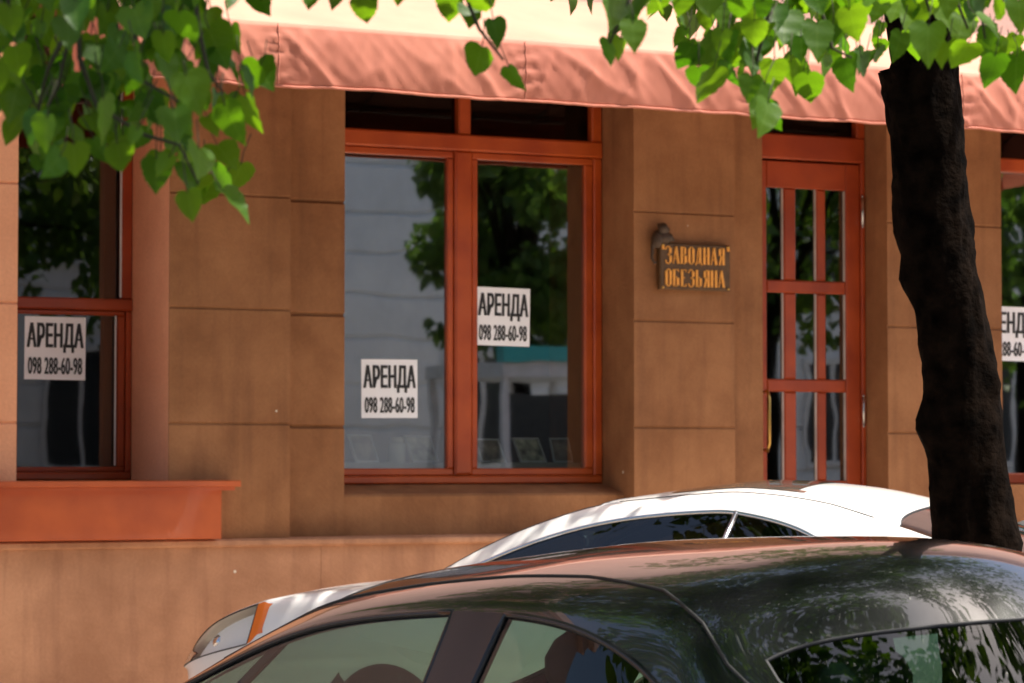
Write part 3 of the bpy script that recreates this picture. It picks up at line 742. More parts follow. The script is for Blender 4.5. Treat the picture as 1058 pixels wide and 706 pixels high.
# ------------------------------------------------------------------ leaves and trees
def leaf_geo(m_, base, tip, nrm, width, uvs, detail=True, fold_=.22, curl=.12):
    """heart shaped linden leaf from the stalk end to the tip"""
    ax_ = tip-base; Ln = ax_.length; a = ax_.normalized(); n_ = (nrm - a*nrm.dot(a))
    n_ = n_.normalized() if n_.length > 1e-5 else a.orthogonal().normalized()
    s_ = a.cross(n_)
    if detail:
        half = [(-.07,.17),(-.055,.32),(.03,.44),(.12,.50),(.20,.47+.02),(.28,.475),(.36,.455),(.45,.43),(.52,.385),(.60,.345),(.67,.285),(.75,.225),(.82,.15),(.90,.085)]
    else:
        half = [(-.05,.25),(.12,.48),(.35,.44),(.62,.30),(.85,.10)]
    jw = [noise.noise((base.x*31+i*.9, base.y*17, base.z*23)) for i in range(len(half))]; jl = [noise.noise((base.x*13+i*.9, base.y*37, base.z*29)) for i in range(len(half))]
    bend = noise.noise((base.x*9, base.z*9, 4))*.16
    b = len(m_.v); n2 = len(half)
    def P_(t, w):
        lift = abs(w)*fold_*Ln - curl*Ln*max(0, t)**2 + .02*Ln*math.sin(t*17+w*9)*(abs(w) > .1)
        return base + a*(t*Ln) + s_*((w*width + bend*t*t)*Ln) + n_*lift
    pts = [P_(0.02, 0)] ; uv = [(0, .02)]
    for t, w in half: pts.append(P_(max(t, .02), 0)); uv.append((0, max(t, .02)))
    for i, (t, w) in enumerate(half): pts.append(P_(t, w*(1+.09*jw[i])*(1+.035*(i % 2)))); uv.append((w, t))
    for i, (t, w) in enumerate(half): pts.append(P_(t, -w*(1+.09*jl[i])*(1+.035*(i % 2)))); uv.append((-w, t))
    pts.append(P_(1.0, 0)); uv.append((0, 1))
    m_.v += [tuple(p) for p in pts]
    tipi = len(pts)-1
    fs = []
    for i in range(n2-1):
        fs.append((1+i, 1+n2+i, 2+n2+i, 2+i)); fs.append((1+i, 2+i, 2+2*n2+i, 1+2*n2+i))
    fs.append((n2, 2*n2, tipi)); fs.append((n2, tipi, 3*n2))
    for f in fs:
        m_.f.append(tuple(b+i for i in f)); m_.mi.append(0)
        uvs += [uv[i] for i in f]
def put_uv(o, uvs):
    l = o.data.uv_layers.new(name='UVMap')
    l.data.foreach_set('uv', [c for uv in uvs for c in uv])

CL = []    # (base px, tip px, width, depth) of leaves one can pick out in the photograph
def q(ox, oy, rows_, dep, spread, k=1/2.94):
    for bx, by, tx, ty, w in rows_:
        sh = .10 if math.hypot(tx-bx, ty-by) < 125 else .22      # the stalk end sits a little down from the marked top
        bx += (tx-bx)*sh; by += (ty-by)*sh
        CL.append((ox+bx*k, oy+by*k, ox+tx*k, oy+ty*k, w, dep+random.uniform(-spread, spread)))
q(0, 0, [(30,-20,30,115,1),(40,100,60,240,.9),(65,215,25,372,1.05),(130,50,110,145,.8),(125,165,160,310,.6),(200,40,215,155,1),(175,150,195,265,.9),
 (230,-20,230,100,1),(290,95,305,225,1),(395,-15,435,118,1.25),(405,135,437,252,.5),(530,-5,583,145,.7),(495,60,500,200,1),(610,35,690,215,1.2),
 (545,175,610,355,1.15),(718,168,785,295,.45),(660,270,742,445,.75),(312,245,315,445,.42),(108,325,108,505,.45),(150,310,130,470,.8),(195,458,128,545,.7),
 (220,395,230,545,1.05),(268,335,290,405,1),(352,415,372,532,1.1),(425,378,395,445,.9),(475,435,475,592,1.05),(600,415,612,540,.7),(560,545,592,675,1.15),
 (640,545,768,672,.6),(440,245,475,385,1),(520,295,545,425,1),(180,245,185,355,1),(360,145,370,245,1),(90,-30,95,60,1),(300,-30,310,70,1),(460,-30,470,60,1),
 (-20,60,-10,180,1),(-30,180,0,300,1),(420,190,390,300,.9),(240,200,262,300,.7),(130,-60,150,40,1),(560,-40,600,40,1),(690,-50,705,20,.8),(480,110,430,200,.8),
 (610,130,650,260,.8),(330,20,300,110,.9),(20,-40,-10,60,1)], 4.6, .3)
q(340, 0, [(100,-50,115,80,1),(215,-50,210,22,.9),(370,-40,362,78,1),(420,10,432,82,.9),(490,25,520,150,1),(475,105,438,238,1.25),(528,172,592,282,.5),
 (455,-30,480,50,.9),(860,-40,870,85,.9),(922,48,925,158,1.05),(850,108,853,205,.6),(950,-50,962,22,1),(1015,-30,975,60,.6),(20,-60,10,20,.9),(-40,-50,-60,30,.9),(-200,-45,-180,15,.9),(-220,-60,-195,40,.7)], 4.9, .2)
q(698, 0, [(30,-40,15,60,.9),(60,120,3,218,.8),(105,-30,100,55,1),(145,75,130,172,1),(135,165,65,322,.5),(140,165,192,272,.4),(240,25,240,150,1.15),(235,215,215,312,1.05),
 (300,145,300,282,1.1),(340,-5,330,140,1),(285,295,265,408,.8),(430,25,430,185,1.1),(400,185,410,322,1.05),(380,95,385,190,.9),(515,155,520,277,.9),(560,160,580,240,.7),
 (520,-20,552,132,1.05),(592,-40,602,30,.9),(775,30,757,197,1.25),(695,65,662,192,.8),(720,-30,722,62,1),(825,-40,832,60,.9),(880,25,992,102,.5),(910,95,843,222,.85),
 (982,125,945,277,.85),(1000,-10,972,66,.8),(1040,-20,1052,102,1),(905,-40,935,42,.8),(200,-30,190,70,1),(270,-20,260,70,1),(420,-40,440,50,1),(640,-40,655,30,.9),
 (480,60,470,170,.9),(350,170,350,260,.9),(170,60,190,160,.9),(780,-50,760,40,1),(250,110,215,205,1)], 5.3, .25)

rngx = random.Random(21)
for c_ in list(CL):
    for _ in range(4):
        if 270 < c_[0] < 560: continue
        dx, dy = rngx.uniform(-24, 24), rngx.uniform(-40, 2)
        L_ = min(46, max(24, math.hypot(c_[2]-c_[0], c_[3]-c_[1])))*rngx.uniform(.6, 1.0); an = rngx.uniform(-.7, .7)
        bx, by = c_[0]+dx, c_[1]+dy
        CL.append((bx, by, bx+L_*math.sin(an), by+L_*math.cos(an), rngx.choice((.5, .8, 1, 1)), c_[5]+rngx.uniform(.1, .45)))

def twig_to(m_, pts, r0, r1, n=6):
    m_.tube(pts, [r0+(r1-r0)*i/(len(pts)-1) for i in range(len(pts))], n)
def soft(px, py, dep): return at_d(px, py, dep)

def crown_leaves(m_, uvs, centers, count, size, rng):
    for _ in range(count):
        c, r_ = rng.choice(centers)
        # denser towards the shell, clumped along invisible twigs
        dv = Vector((rng.gauss(0,1), rng.gauss(0,1), rng.gauss(0,1))).normalized()
        p = Vector(c) + Vector((dv.x*r_[0], dv.y*r_[1], dv.z*r_[2])) * (rng.random()**.45)
        if noise.noise(p*1.1) < -.18: continue
        ln = size*rng.uniform(.7, 1.25)
        tdir = Vector((rng.gauss(0,.6), rng.gauss(0,.6), -1+rng.gauss(0,.5))).normalized()
        nr = Vector((rng.gauss(0,.7), rng.gauss(0,.7), .6))
        leaf_geo(m_, p, p+tdir*ln, nr, rng.uniform(.75, 1.1), uvs, False)

def bark_tube(m_, pts, rad, n=28, rough=.05, seed=0.0, burls=()):
    """trunk or limb with ridged bark: many rings, radius modulated by stretched noise"""
    P2 = []; R2 = []
    for i in range(len(pts)-1):
        a, b = Vector(pts[i]), Vector(pts[i+1]); k = max(1, int((b-a).length/.035))
        for j in range(k):
            t = j/k; P2.append(a.lerp(b, t)); R2.append(rad[i]+(rad[i+1]-rad[i])*t)
    P2.append(Vector(pts[-1])); R2.append(rad[-1])
    # smooth the centre line
    for _ in range(4): P2 = [P2[0]] + [(P2[i-1]+P2[i]*2+P2[i+1])/4 for i in range(1, len(P2)-1)] + [P2[-1]]
    base = len(m_.v); prev = None
    for i, p in enumerate(P2):
        t = (P2[min(i+1, len(P2)-1)]-P2[max(i-1, 0)]).normalized()
        if prev is None: u = t.cross(Vector((0,1,0.01))).normalized()
        else: u = (prev - t*prev.dot(t)).normalized()
        prev = u; w = t.cross(u)
        for k in range(n):
            an = 2*math.pi*k/n; dr = u*math.cos(an)+w*math.sin(an)
            qv = p + dr*R2[i]
            f = 1 + rough*(1-2*abs(noise.noise((qv.x*16+seed, qv.y*16, qv.z*4)))) + rough*1.2*noise.noise((qv.x*5+seed, qv.y*5, qv.z*3)) + rough*.9*noise.noise((qv.x*42, qv.y*42, qv.z*18))
            for bc, br, bh in burls:
                dd = (qv-bc).length
                if dd < br: f += bh*(1-(dd/br)**2)**2
            m_.v.append(tuple(p + dr*R2[i]*f))
    for i in range(len(P2)-1):
        for k in range(n):
            m_.f.append((base+i*n+k, base+i*n+(k+1) % n, base+(i+1)*n+(k+1) % n, base+(i+1)*n+k)); m_.mi.append(0)
    m_.f.append(tuple(base+(len(P2)-1)*n+k for k in range(n))); m_.mi.append(0)

# the tree whose trunk stands between the two cars
TD = 10.6; TK = TD/F
prof = [(68,948,82),(130,958,76),(180,962,75),(235,963,81),(280,972,77),(330,983,73),(380,991,74),(440,995,80),(470,998,80),(520,1005,81),(555,1010,88)]
pts = [soft(c, y, TD) for y, c, w in prof]; rad = [w*TK/2*.95 for y, c, w in prof]
foot = pts[-1].copy(); foot.z = .10; foot.x += .12
pts = pts + [pts[-1].lerp(foot, .55), foot]; rad = rad + [rad[-1]*1.06, rad[-1]*1.5]
pts = pts[::-1]; rad = rad[::-1]
tree = empty('linden_tree', (foot.x, foot.y, .12)); tag(tree, 'dark leaning linden trunk standing behind the black car and in front of the door wall', 'tree')
IT = Matrix.Translation(-Vector((foot.x, foot.y, .12)))
def tree_part(o, root, inv): o.parent = root; o.matrix_parent_inverse = inv; return o
m_ = MB()
burls = [(soft(944, 440, TD-.02), .13, .42), (soft(1036, 398, TD-.08), .07, .30), (soft(966, 545, TD-.1), .09, .18), (soft(932, 295, TD-.02), .10, .22), (soft(910, 66, TD-.1), .10, .22)]
bark_tube(m_, pts, rad, 56, .085, 0, burls)
fork = pts[-1]
limbA = [fork - Vector((0,0,.12)), soft(930, 20, TD), soft(922, -60, TD+.05), soft(905, -260, TD+.3), soft(850, -600, TD+.9), soft(760, -900, TD+1.2)]
limbB = [fork - Vector((0,0,.15)), soft(962, 20, TD-.05), soft(962, -60, TD-.2), soft(985, -300, TD-.6), soft(1040, -700, TD-1.0), soft(1060, -1000, TD-1.3)]
bark_tube(m_, limbA, [.075, .055, .05, .045, .035, .02], 16, .07, 3)
bark_tube(m_, limbB, [.13, .11, .10, .085, .055, .03], 20, .06, 5)
tk = m_.build('trunk', M['bark'], None, smooth=True, fix=False); tree_part(tk, tree, IT)
m_ = MB(); rng = random.Random(11)
crA = []
top = soft(960, -700, TD)
for k in range(40):
    c = Vector((foot.x, foot.y, 0)) + Vector((rng.uniform(-3.8, .9), rng.uniform(-2.4, 3.4), rng.uniform(4.35, 8.6)))
    crA.append((c, (rng.uniform(.7,1.3), rng.uniform(.7,1.3), rng.uniform(.45,.8))))
    st = rng.choice([limbA, limbB])[rng.choice((3,4,5))]
    mid = st.lerp(c, .5) + Vector((rng.uniform(-.2,.2), rng.uniform(-.2,.2), .25))
    twig_to(m_, [st, mid, c], .028, .006)
br = m_.build('branch', M['bark'], None, smooth=True); tree_part(br, tree, IT)
for k in range(16):
    c = Vector((foot.x, foot.y, 0)) + Vector((rng.uniform(-6.8, -2.6), rng.uniform(-2.6, 2.6), rng.uniform(4.6, 6.6)))
    crA.append((c, (rng.uniform(.7,1.3), rng.uniform(.7,1.3), rng.uniform(.45,.8))))
for k in range(26):
    c = Vector((foot.x, foot.y, 0)) + Vector((rng.uniform(-4.6, -.3), rng.uniform(-5.2, -.8), rng.uniform(4.4, 7.6)))
    crA.append((c, (rng.uniform(.7,1.3), rng.uniform(.7,1.3), rng.uniform(.45,.8))))
m_ = MB(); uvs = []
crown_leaves(m_, uvs, crA, 34000, .12, rng)
lv = m_.build('crown', M['leaf_far'], None, smooth=True, fix=False); put_uv(lv, uvs); tree_part(lv, tree, IT)

# the nearer tree, whose trunk stands out of sight to the left and whose boughs hang into view
t2 = CAM + FH*4.9 - RT*2.6; t2.z = 0.0
tr2 = empty('linden_tree', (t2.x, t2.y, 0)); tag(tr2, 'linden boughs with big bright green heart shaped leaves hanging into view from above', 'tree')
I2 = Matrix.Translation(-Vector((t2.x, t2.y, 0)))
m_ = MB()
crot = t2 + Vector((.1, .05, 2.6))
bark_tube(m_, [t2, t2+Vector((.03,.02,1.2)), crot, t2+Vector((.2,.1,4.2)), t2+Vector((.15,.2,6.5))], [.24,.17,.15,.12,.05], 24, .06, 9)
tree_part(m_.build('trunk', M['bark'], None, smooth=True, fix=False), tr2, I2)
boughs = MB()
b1 = [crot+Vector((0,0,.4)), soft(-150, -160, 4.7), soft(80, -60, 4.6), soft(200, -20, 4.6)]
twig_to(boughs, b1, .035, .010)
b2 = [t2+Vector((.15,.08,3.6)), soft(100, -320, 4.8), soft(420, -150, 4.9), soft(700, -110, 5.2), soft(900, -70, 5.4), soft(1040, -60, 5.4)]
twig_to(boughs, b2, .04, .008)
def tw(*a): twig_to(boughs, [soft(*p) for p in a], .0055, .0022, 5)
tw((80,-60,4.6),(75,20,4.6),(60,90,4.6),(40,125,4.6)); tw((80,-60,4.6),(82,60,4.62),(100,110,4.6),(150,140,4.6),(185,150,4.6),(205,190,4.6))
tw((200,-20,4.6),(205,30,4.6),(215,75,4.6),(230,95,4.6)); tw((75,20,4.6),(50,70,4.6),(38,115,4.6)); tw((150,-40,4.6),(140,40,4.65),(150,85,4.65),(185,105,4.6))
tw((420,-150,4.9),(470,-30,4.9),(495,30,4.9),(520,62,4.9)); tw((700,-110,5.2),(660,-20,5.0),(640,20,4.95),(630,45,4.95)); tw((420,-150,4.9),(385,-50,4.9),(375,-10,4.9))
tw((760,-100,5.3),(745,-10,5.3),(740,40,5.3)); tw((800,-90,5.3),(795,10,5.3),(780,70,5.3),(785,100,5.3)); tw((830,-80,5.3),(845,0,5.3),(860,50,5.3),(880,60,5.3)); tw((900,-70,5.4),(955,-10,5.3),(960,12,5.3)); tw((1000,-60,5.4),(1010,-10,5.3),(1018,40,5.3))
tw((980,-60,5.4),(990,5,5.3),(1000,30,5.3)); tw((360,-140,4.9),(300,-60,4.9),(270,-12,4.9))
m_ = MB(); uvs = []; rng = random.Random(5)
for bx, by, tx, ty, w, dep in CL:
    base = soft(bx+(tx-bx)*.06, by+(ty-by)*.06, dep); tip = soft(tx, ty, dep + rng.uniform(-.05,.05))
    view = (CAM-base).normalized(); a_ = (tip-base).normalized()
    ang = math.acos(max(.2, min(1, w)))*rng.choice((-1, 1)) + rng.uniform(-.3,.3)*(w > .8)
    nr = Matrix.Rotation(ang, 3, a_) @ (view + Vector((0,0,.35)))
    leaf_geo(m_, base, tip, nr, rng.uniform(.74, .92)*min(1.05, max(1, w*.92)), uvs, True, rng.uniform(.08,.28), rng.uniform(.0,.25))
    ps = base - a_*.03 + Vector((rng.uniform(-.01,.01), rng.uniform(-.01,.01), .025))
    boughs.tube([base + a_*.004, base - a_*.014 + Vector((0,0,.006)), ps], .0011, 4)
# upper parts of the boughs, above the frame
crB = []; crC = []
for k in range(20):
    px = rng.uniform(-250, 1150); c = soft(px, rng.uniform(-420, -130), rng.uniform(4.4, 6.2)); crB.append((c, (.35,.45,.22)))
for k in range(14):
    c = t2 + Vector((rng.uniform(-1.5, 1.8), rng.uniform(-1.2, 1.8), rng.uniform(4.2, 6.8))); crB.append((c, (.8,.8,.5)))
for k in range(30):
    c = CAM + FH*rng.uniform(3.5, 10) + RT*rng.uniform(-3.2, 1.4); c.z = rng.uniform(4.7, 7.6)
    crC.append((c, (rng.uniform(.6,1.1), rng.uniform(.6,1.1), rng.uniform(.4,.7))))
crown_leaves(m_, uvs, crB, 3200, .095, rng)
for k in range(22):
    c = CAM + FH*rng.uniform(5, 11) + RT*rng.uniform(-5.8, -1.6); c.z = rng.uniform(4.7, 7.4)
    crC.append((c, (rng.uniform(.6,1.1), rng.uniform(.6,1.1), rng.uniform(.4,.7))))
crown_leaves(m_, uvs, crC, 27000, .11, rng)
lv = m_.build('leaves', M['leaf'], None, smooth=True, fix=False); put_uv(lv, uvs); tree_part(lv, tr2, I2)
tree_part(boughs.build('branch', principled('twig', (.05,.045,.02), .8, var=.3, vscale=20), None, smooth=True, fix=False), tr2, I2)

# ------------------------------------------------------------------ cars
def car(name, label, cat, st, mats, loc, heading, wheel_u, detail):
    """st: stations from nose to tail; each = (u_low, v_low, [(u,v,z) for the belt, window top, rail, roof mid, roof centre], flags)"""
    root = empty(name, loc, heading); tag(root, label, cat)
    grid = []
    for ul, w, zs, up_ in [(s_[0], s_[1], s_[2], s_[3]) for s_ in st]:
        half = [(ul, w*.90, zs[0]), (ul, w*.985, zs[1]), (ul, w, zs[2]), (ul, w*.985, zs[3])] + list(up_)
        row = half + [(u, -v, z) for u, v, z in half[-2::-1]]
        grid.append(row)
    nr = len(grid[0])
    bm = bmesh.new()
    V = [[bm.verts.new(p) for p in row] for row in grid]
    MI = {'body':0,'side':1,'screen':2,'rear':3,'pillar':4,'lamp':5,'amber':6,'tail':7}
    cr = bm.edges.layers.float.new('crease_edge')
    for i in range(len(grid)-1):
        fl = st[i][4]
        for j in range(nr-1):
            f = bm.faces.new((V[i][j], V[i+1][j], V[i+1][j+1], V[i][j+1]))
            jj = j if j < nr//2 else nr-2-j          # 0..7 half strip index
            f.material_index = MI[fl.get(jj, 'body')]
    # nose and tail caps
    for row, rev in ((V[0], False), (V[-1], True)):
        h = nr//2
        for j in range(h-1):
            f = (row[j], row[j+1], row[nr-2-j], row[nr-1-j]); bm.faces.new(f if not rev else f[::-1])
        f = (row[h-1], row[h], row[h+1]); bm.faces.new(f if not rev else f[::-1])
    for e in bm.edges:
        if len(e.link_faces) == 2 and e.link_faces[0].material_index != e.link_faces[1].material_index: e[cr] = .45
    bmesh.ops.recalc_face_normals(bm, faces=bm.faces)
    me = bpy.data.meshes.new('cage'); bm.to_mesh(me); bm.free()
    for k in range(8): me.materials.append(None)
    o = bpy.data.objects.new('cage', me); col.objects.link(o)
    sm = o.modifiers.new('s', 'SUBSURF'); sm.levels = 3; sm.render_levels = 3
    dg = bpy.context.evaluated_depsgraph_get(); dg.update()
    ev = bpy.data.meshes.new_from_object(o.evaluated_get(dg)); bpy.data.objects.remove(o)
    co = [v.co.copy() for v in ev.vertices]; nm = [v.normal.copy() for v in ev.vertices]
    polys = [(p.material_index, tuple(p.vertices), p.center.copy()) for p in ev.polygons]
    def piece(nm_, sel, mat, off=0.0, parent=root):
        idx = {}; m_ = MB()
        for mi, vs, c in polys:
            if not sel(mi, c): continue
            f = []
            for v in vs:
                if v not in idx: idx[v] = len(m_.v); m_.v.append(tuple(co[v]+nm[v]*off))
                f.append(idx[v])
            m_.f.append(tuple(f)); m_.mi.append(0)
        if not m_.f: return None, None
        ob = m_.build(nm_, mat, parent, smooth=True, fix=False)
        # boundary loops in order
        ec = {}
        for f in m_.f:
            for a, b in zip(f, f[1:]+f[:1]): ec.setdefault((min(a,b), max(a,b)), []).append((a,b))
        nxt = {v[0][0]: v[0][1] for k, v in ec.items() if len(v) == 1}
        loops = []
        while nxt:
            s0 = next(iter(nxt)); lp = [s0]; c = nxt.pop(s0)
            while c != s0 and c in nxt: lp.append(c); c = nxt.pop(c)
            loops.append([Vector(m_.v[i]) for i in lp])
        return ob, loops
    body, _ = piece('body', lambda mi, c: mi == 0, mats['paint'])
    piece('headliner', lambda mi, c: mi in (0, 4) and c.z > .95 and -1.7 < c.x < 1.1, M['headliner'], -.03)
    def seal(parent, loops, r_, mat=M['rubber'], nm_='seal'):
        m_ = MB()
        for lp in loops: m_.tube(lp+[lp[0]], r_, 6, False)
        m_.build(nm_, mat, parent, smooth=True, fix=False)
    split = detail['split']
    wins = [('side_window', lambda mi, c, s_=s_, a=a, b=b: mi == 1 and c.y*s_ > 0 and a > c.x > b, mats['side']) for s_ in (1,-1) for a, b in split]
    for nm_, sel, mt in wins:
        ob, lp = piece(nm_, sel, mt, -.006)
        if ob: seal(ob, lp, .011, mats['seal'])
    if 'sunroof' in detail:
        u1, u0 = detail['sunroof']
        piece('sunroof', lambda mi, c: mi == 0 and c.z > 1.38 and u0 < c.x < u1 and abs(c.y) < .42, M['sunroof'], .003)
    ob, lp = piece('windscreen', lambda mi, c: mi == 2, mats['screen'], -.006)
    if ob: seal(ob, lp, .009)
    ob, lp = piece('rear_window', lambda mi, c: mi == 3, mats['rear'], -.006)
    if ob: seal(ob, lp, .006, M['ink'])
    for s_ in (1, -1):
        piece('pillar_cover', lambda mi, c: mi == 4 and c.y*s_ > 0, M['trim'], .002)
        ob, lp = piece('headlight', lambda mi, c: mi == 5 and c.y*s_ > 0, M['lens'], .0)
        if ob:
            seal(ob, lp, .0035)
            piece('reflector', lambda mi, c: mi == 5 and c.y*s_ > 0, M['reflector'], -.05, ob)
            cc = Vector((0,0,0)); bb = ob.data.vertices
            for v_ in bb: cc += v_.co/len(bb)
            m_ = MB(); blob(m_, (cc.x-.03, cc.y-.05*s_, cc.z-.005), (.05,.045,.045), 16); m_.build('projector', M['chrome'], ob, smooth=True)
        piece('turn_signal', lambda mi, c: mi == 6 and c.y*s_ > 0, M['amber'], .001)
        piece('taillight', lambda mi, c: mi == 7 and c.y*s_ > 0, M['redlens'], .001)
    bvh = BVHTree.FromPolygons(co, [p[1] for p in polys])
    for s_ in (1, -1):
        m_ = MB(); pts_ = []
        for u, v, z in detail['gutter']:
            p_, n_, i_, d_ = bvh.find_nearest(Vector((u, v*s_, z))); pts_.append(p_ + n_*.001)
        fine = []
        for a_, b_ in zip(pts_[:-1], pts_[1:]):
            for k in range(6):
                p_, n_, i_, d_ = bvh.find_nearest(a_.lerp(b_, k/6)); fine.append(p_ + n_*.001)
        m_.tube(fine+[pts_[-1]], detail.get('gutter_r', .006), 6); m_.build('roof_moulding', M['rubber'], root, smooth=True)
    bpy.data.meshes.remove(ev)
    if 'divider' in detail:
        (a0, a1, a2), (b0, b1, b2) = detail['divider']
        for s_ in (1, -1):
            m_ = MB(); m_.tube([(a0, a1*s_, a2), ((a0+b0)/2, (a1+b1)/2*s_+.012*s_, (a2+b2)/2), (b0, b1*s_, b2)], .014, 8); m_.build('quarter_bar', detail.get('bar', M['trim']), root, smooth=True)
    # wheels
    for u in wheel_u:
        for s_ in (1, -1):
            w = detail['track']
            a = MB(); a.lathe([(.17,-.1),(.36,-.1),(.36,.1),(.17,.1)], (u, s_*(w-.115), .34), 32, 'y'); a.build('wheel_arch', M['rubber'], root)
            m_ = MB(); m_.lathe([(.20,-.1),(.29,-.1),(.318,-.075),(.322,0),(.318,.075),(.29,.1),(.20,.1)], (u, s_*(w-.085), .322), 40, 'y')
            wh = m_.build('wheel', M['rubber'], root, smooth=True)
            m_ = MB(); yf = s_*(w+.012)
            m_.lathe([(.205,-.02),(.215,.012*s_),(.19,.012*s_),(.185,-.02)], (u, yf, .322), 32, 'y')
            m_.lathe([(.05,-.03),(.05,.012),(.0,.014)], (u, yf, .322), 16, 'y')
            for k in range(7):
                an = 2*math.pi*k/7; m_.tube([(u+.04*math.cos(an), yf-.008*s_, .322+.04*math.sin(an)), (u+.195*math.cos(an), yf-.008*s_, .322+.195*math.sin(an))], [.022,.016], 6)
            m_.build('rim', M['rim'], wh, smooth=False)
    # cabin
    m_ = MB(); sz = detail['seat']
    for (u, v) in ((sz[0], .37), (sz[0], -.37), (sz[1], .36), (sz[1], -.36)):
        m_ = MB(); wd = .25
        m_.add([(u+.22,v-wd,.55),(u+.22,v+wd,.55),(u-.28,v+wd,.5),(u-.28,v-wd,.5),(u+.22,v-wd,.42),(u+.22,v+wd,.42),(u-.28,v+wd,.4),(u-.28,v-wd,.4)], [(0,1,2,3),(7,6,5,4),(0,4,5,1),(1,5,6,2),(2,6,7,3),(3,7,4,0)])
        m_.add([(u-.18,v-wd,.5),(u-.18,v+wd,.5),(u-.36,v+wd*.85,1.06),(u-.36,v-wd*.85,1.06),(u-.32,v-wd,.5),(u-.32,v+wd,.5),(u-.46,v+wd*.8,1.06),(u-.46,v-wd*.8,1.06)], [(0,1,2,3),(7,6,5,4),(0,4,5,1),(1,5,6,2),(2,6,7,3),(3,7,4,0)])
        seat = m_.build('seat', M['cabin'], root)
        bv = seat.modifiers.new('b', 'BEVEL'); bv.width = .05; bv.segments = 3
        h = MB(); hu = u-.43; b_ = h
        blob(b_, (hu, v, 1.20), (.06,.15,.10), 14)
        h.tube([(hu,v-.06,1.05),(hu,v-.06,1.14)], .007, 6); h.tube([(hu,v+.06,1.05),(hu,v+.06,1.14)], .007, 6)
        h.build('headrest', M['cabin'], seat, smooth=True)
    d_ = detail['dash']
    m_ = MB(); m_.add([(d_+.35,-.68,.92),(d_+.35,.68,.92),(d_-.1,.66,.93),(d_-.1,-.66,.93),(d_+.3,-.68,.5),(d_+.3,.68,.5),(d_-.05,.66,.5),(d_-.05,-.66,.5)], [(0,1,2,3),(7,6,5,4),(0,4,5,1),(1,5,6,2),(2,6,7,3),(3,7,4,0)])
    m_.build('dashboard', M['cabin'], root)
    m_ = MB(); c0 = Vector((d_-.25, .37, .9)); ring = []
    for k in range(25):
        an = 2*math.pi*k/24; ring.append(c0 + Vector((.07*math.sin(an), .18*math.cos(an), .165*math.sin(an))))
    m_.tube(ring, .014, 8, False); m_.tube([c0, c0+Vector((.25,0,-.08))], .03, 8)
    m_.tube([c0+Vector((0,-.17,0)), c0+Vector((0,.17,0))], .018, 8); m_.build('steering_wheel', M['trim'], root, smooth=True)
    m_ = MB(); rs = detail['shelf']; m_.box(rs[1], rs[0], -.62, .62, rs[2]-.02, rs[2]); m_.build('parcel_shelf', M['cabin'], root)
    m_ = MB(); m_.box(-1.7, 1.2, -.7, .7, .3, .34); m_.build('cabin_floor', M['cabin'], root)
    # mirrors, handles, plate
    mu, mz = detail['mirror']
    for s_ in (1, -1):
        m_ = MB(); blob(m_, (mu, s_*.95, mz), (.07,.11,.065), 14); m_.tube([(mu+.02,s_*.78,mz-.03),(mu+.01,s_*.88,mz-.02)], .025, 8); mm = m_.build('mirror', mats['paint'], root, smooth=True)
        m_ = MB(); blob(m_, (mu-.052, s_*.955, mz), (.022,.09,.05), 14); m_.build('mirror_glass', M['chrome'], mm, smooth=True)
        for hu in detail['handles']:
            m_ = MB(); v = detail['track']+.005
            m_.tube([(hu+.1,s_*(v-.012),.80),(hu+.085,s_*(v+.03),.80),(hu-.085,s_*(v+.03),.805),(hu-.1,s_*(v-.012),.805)], .012, 8); m_.build('door_handle', mats['paint'], root, smooth=True)
    return root

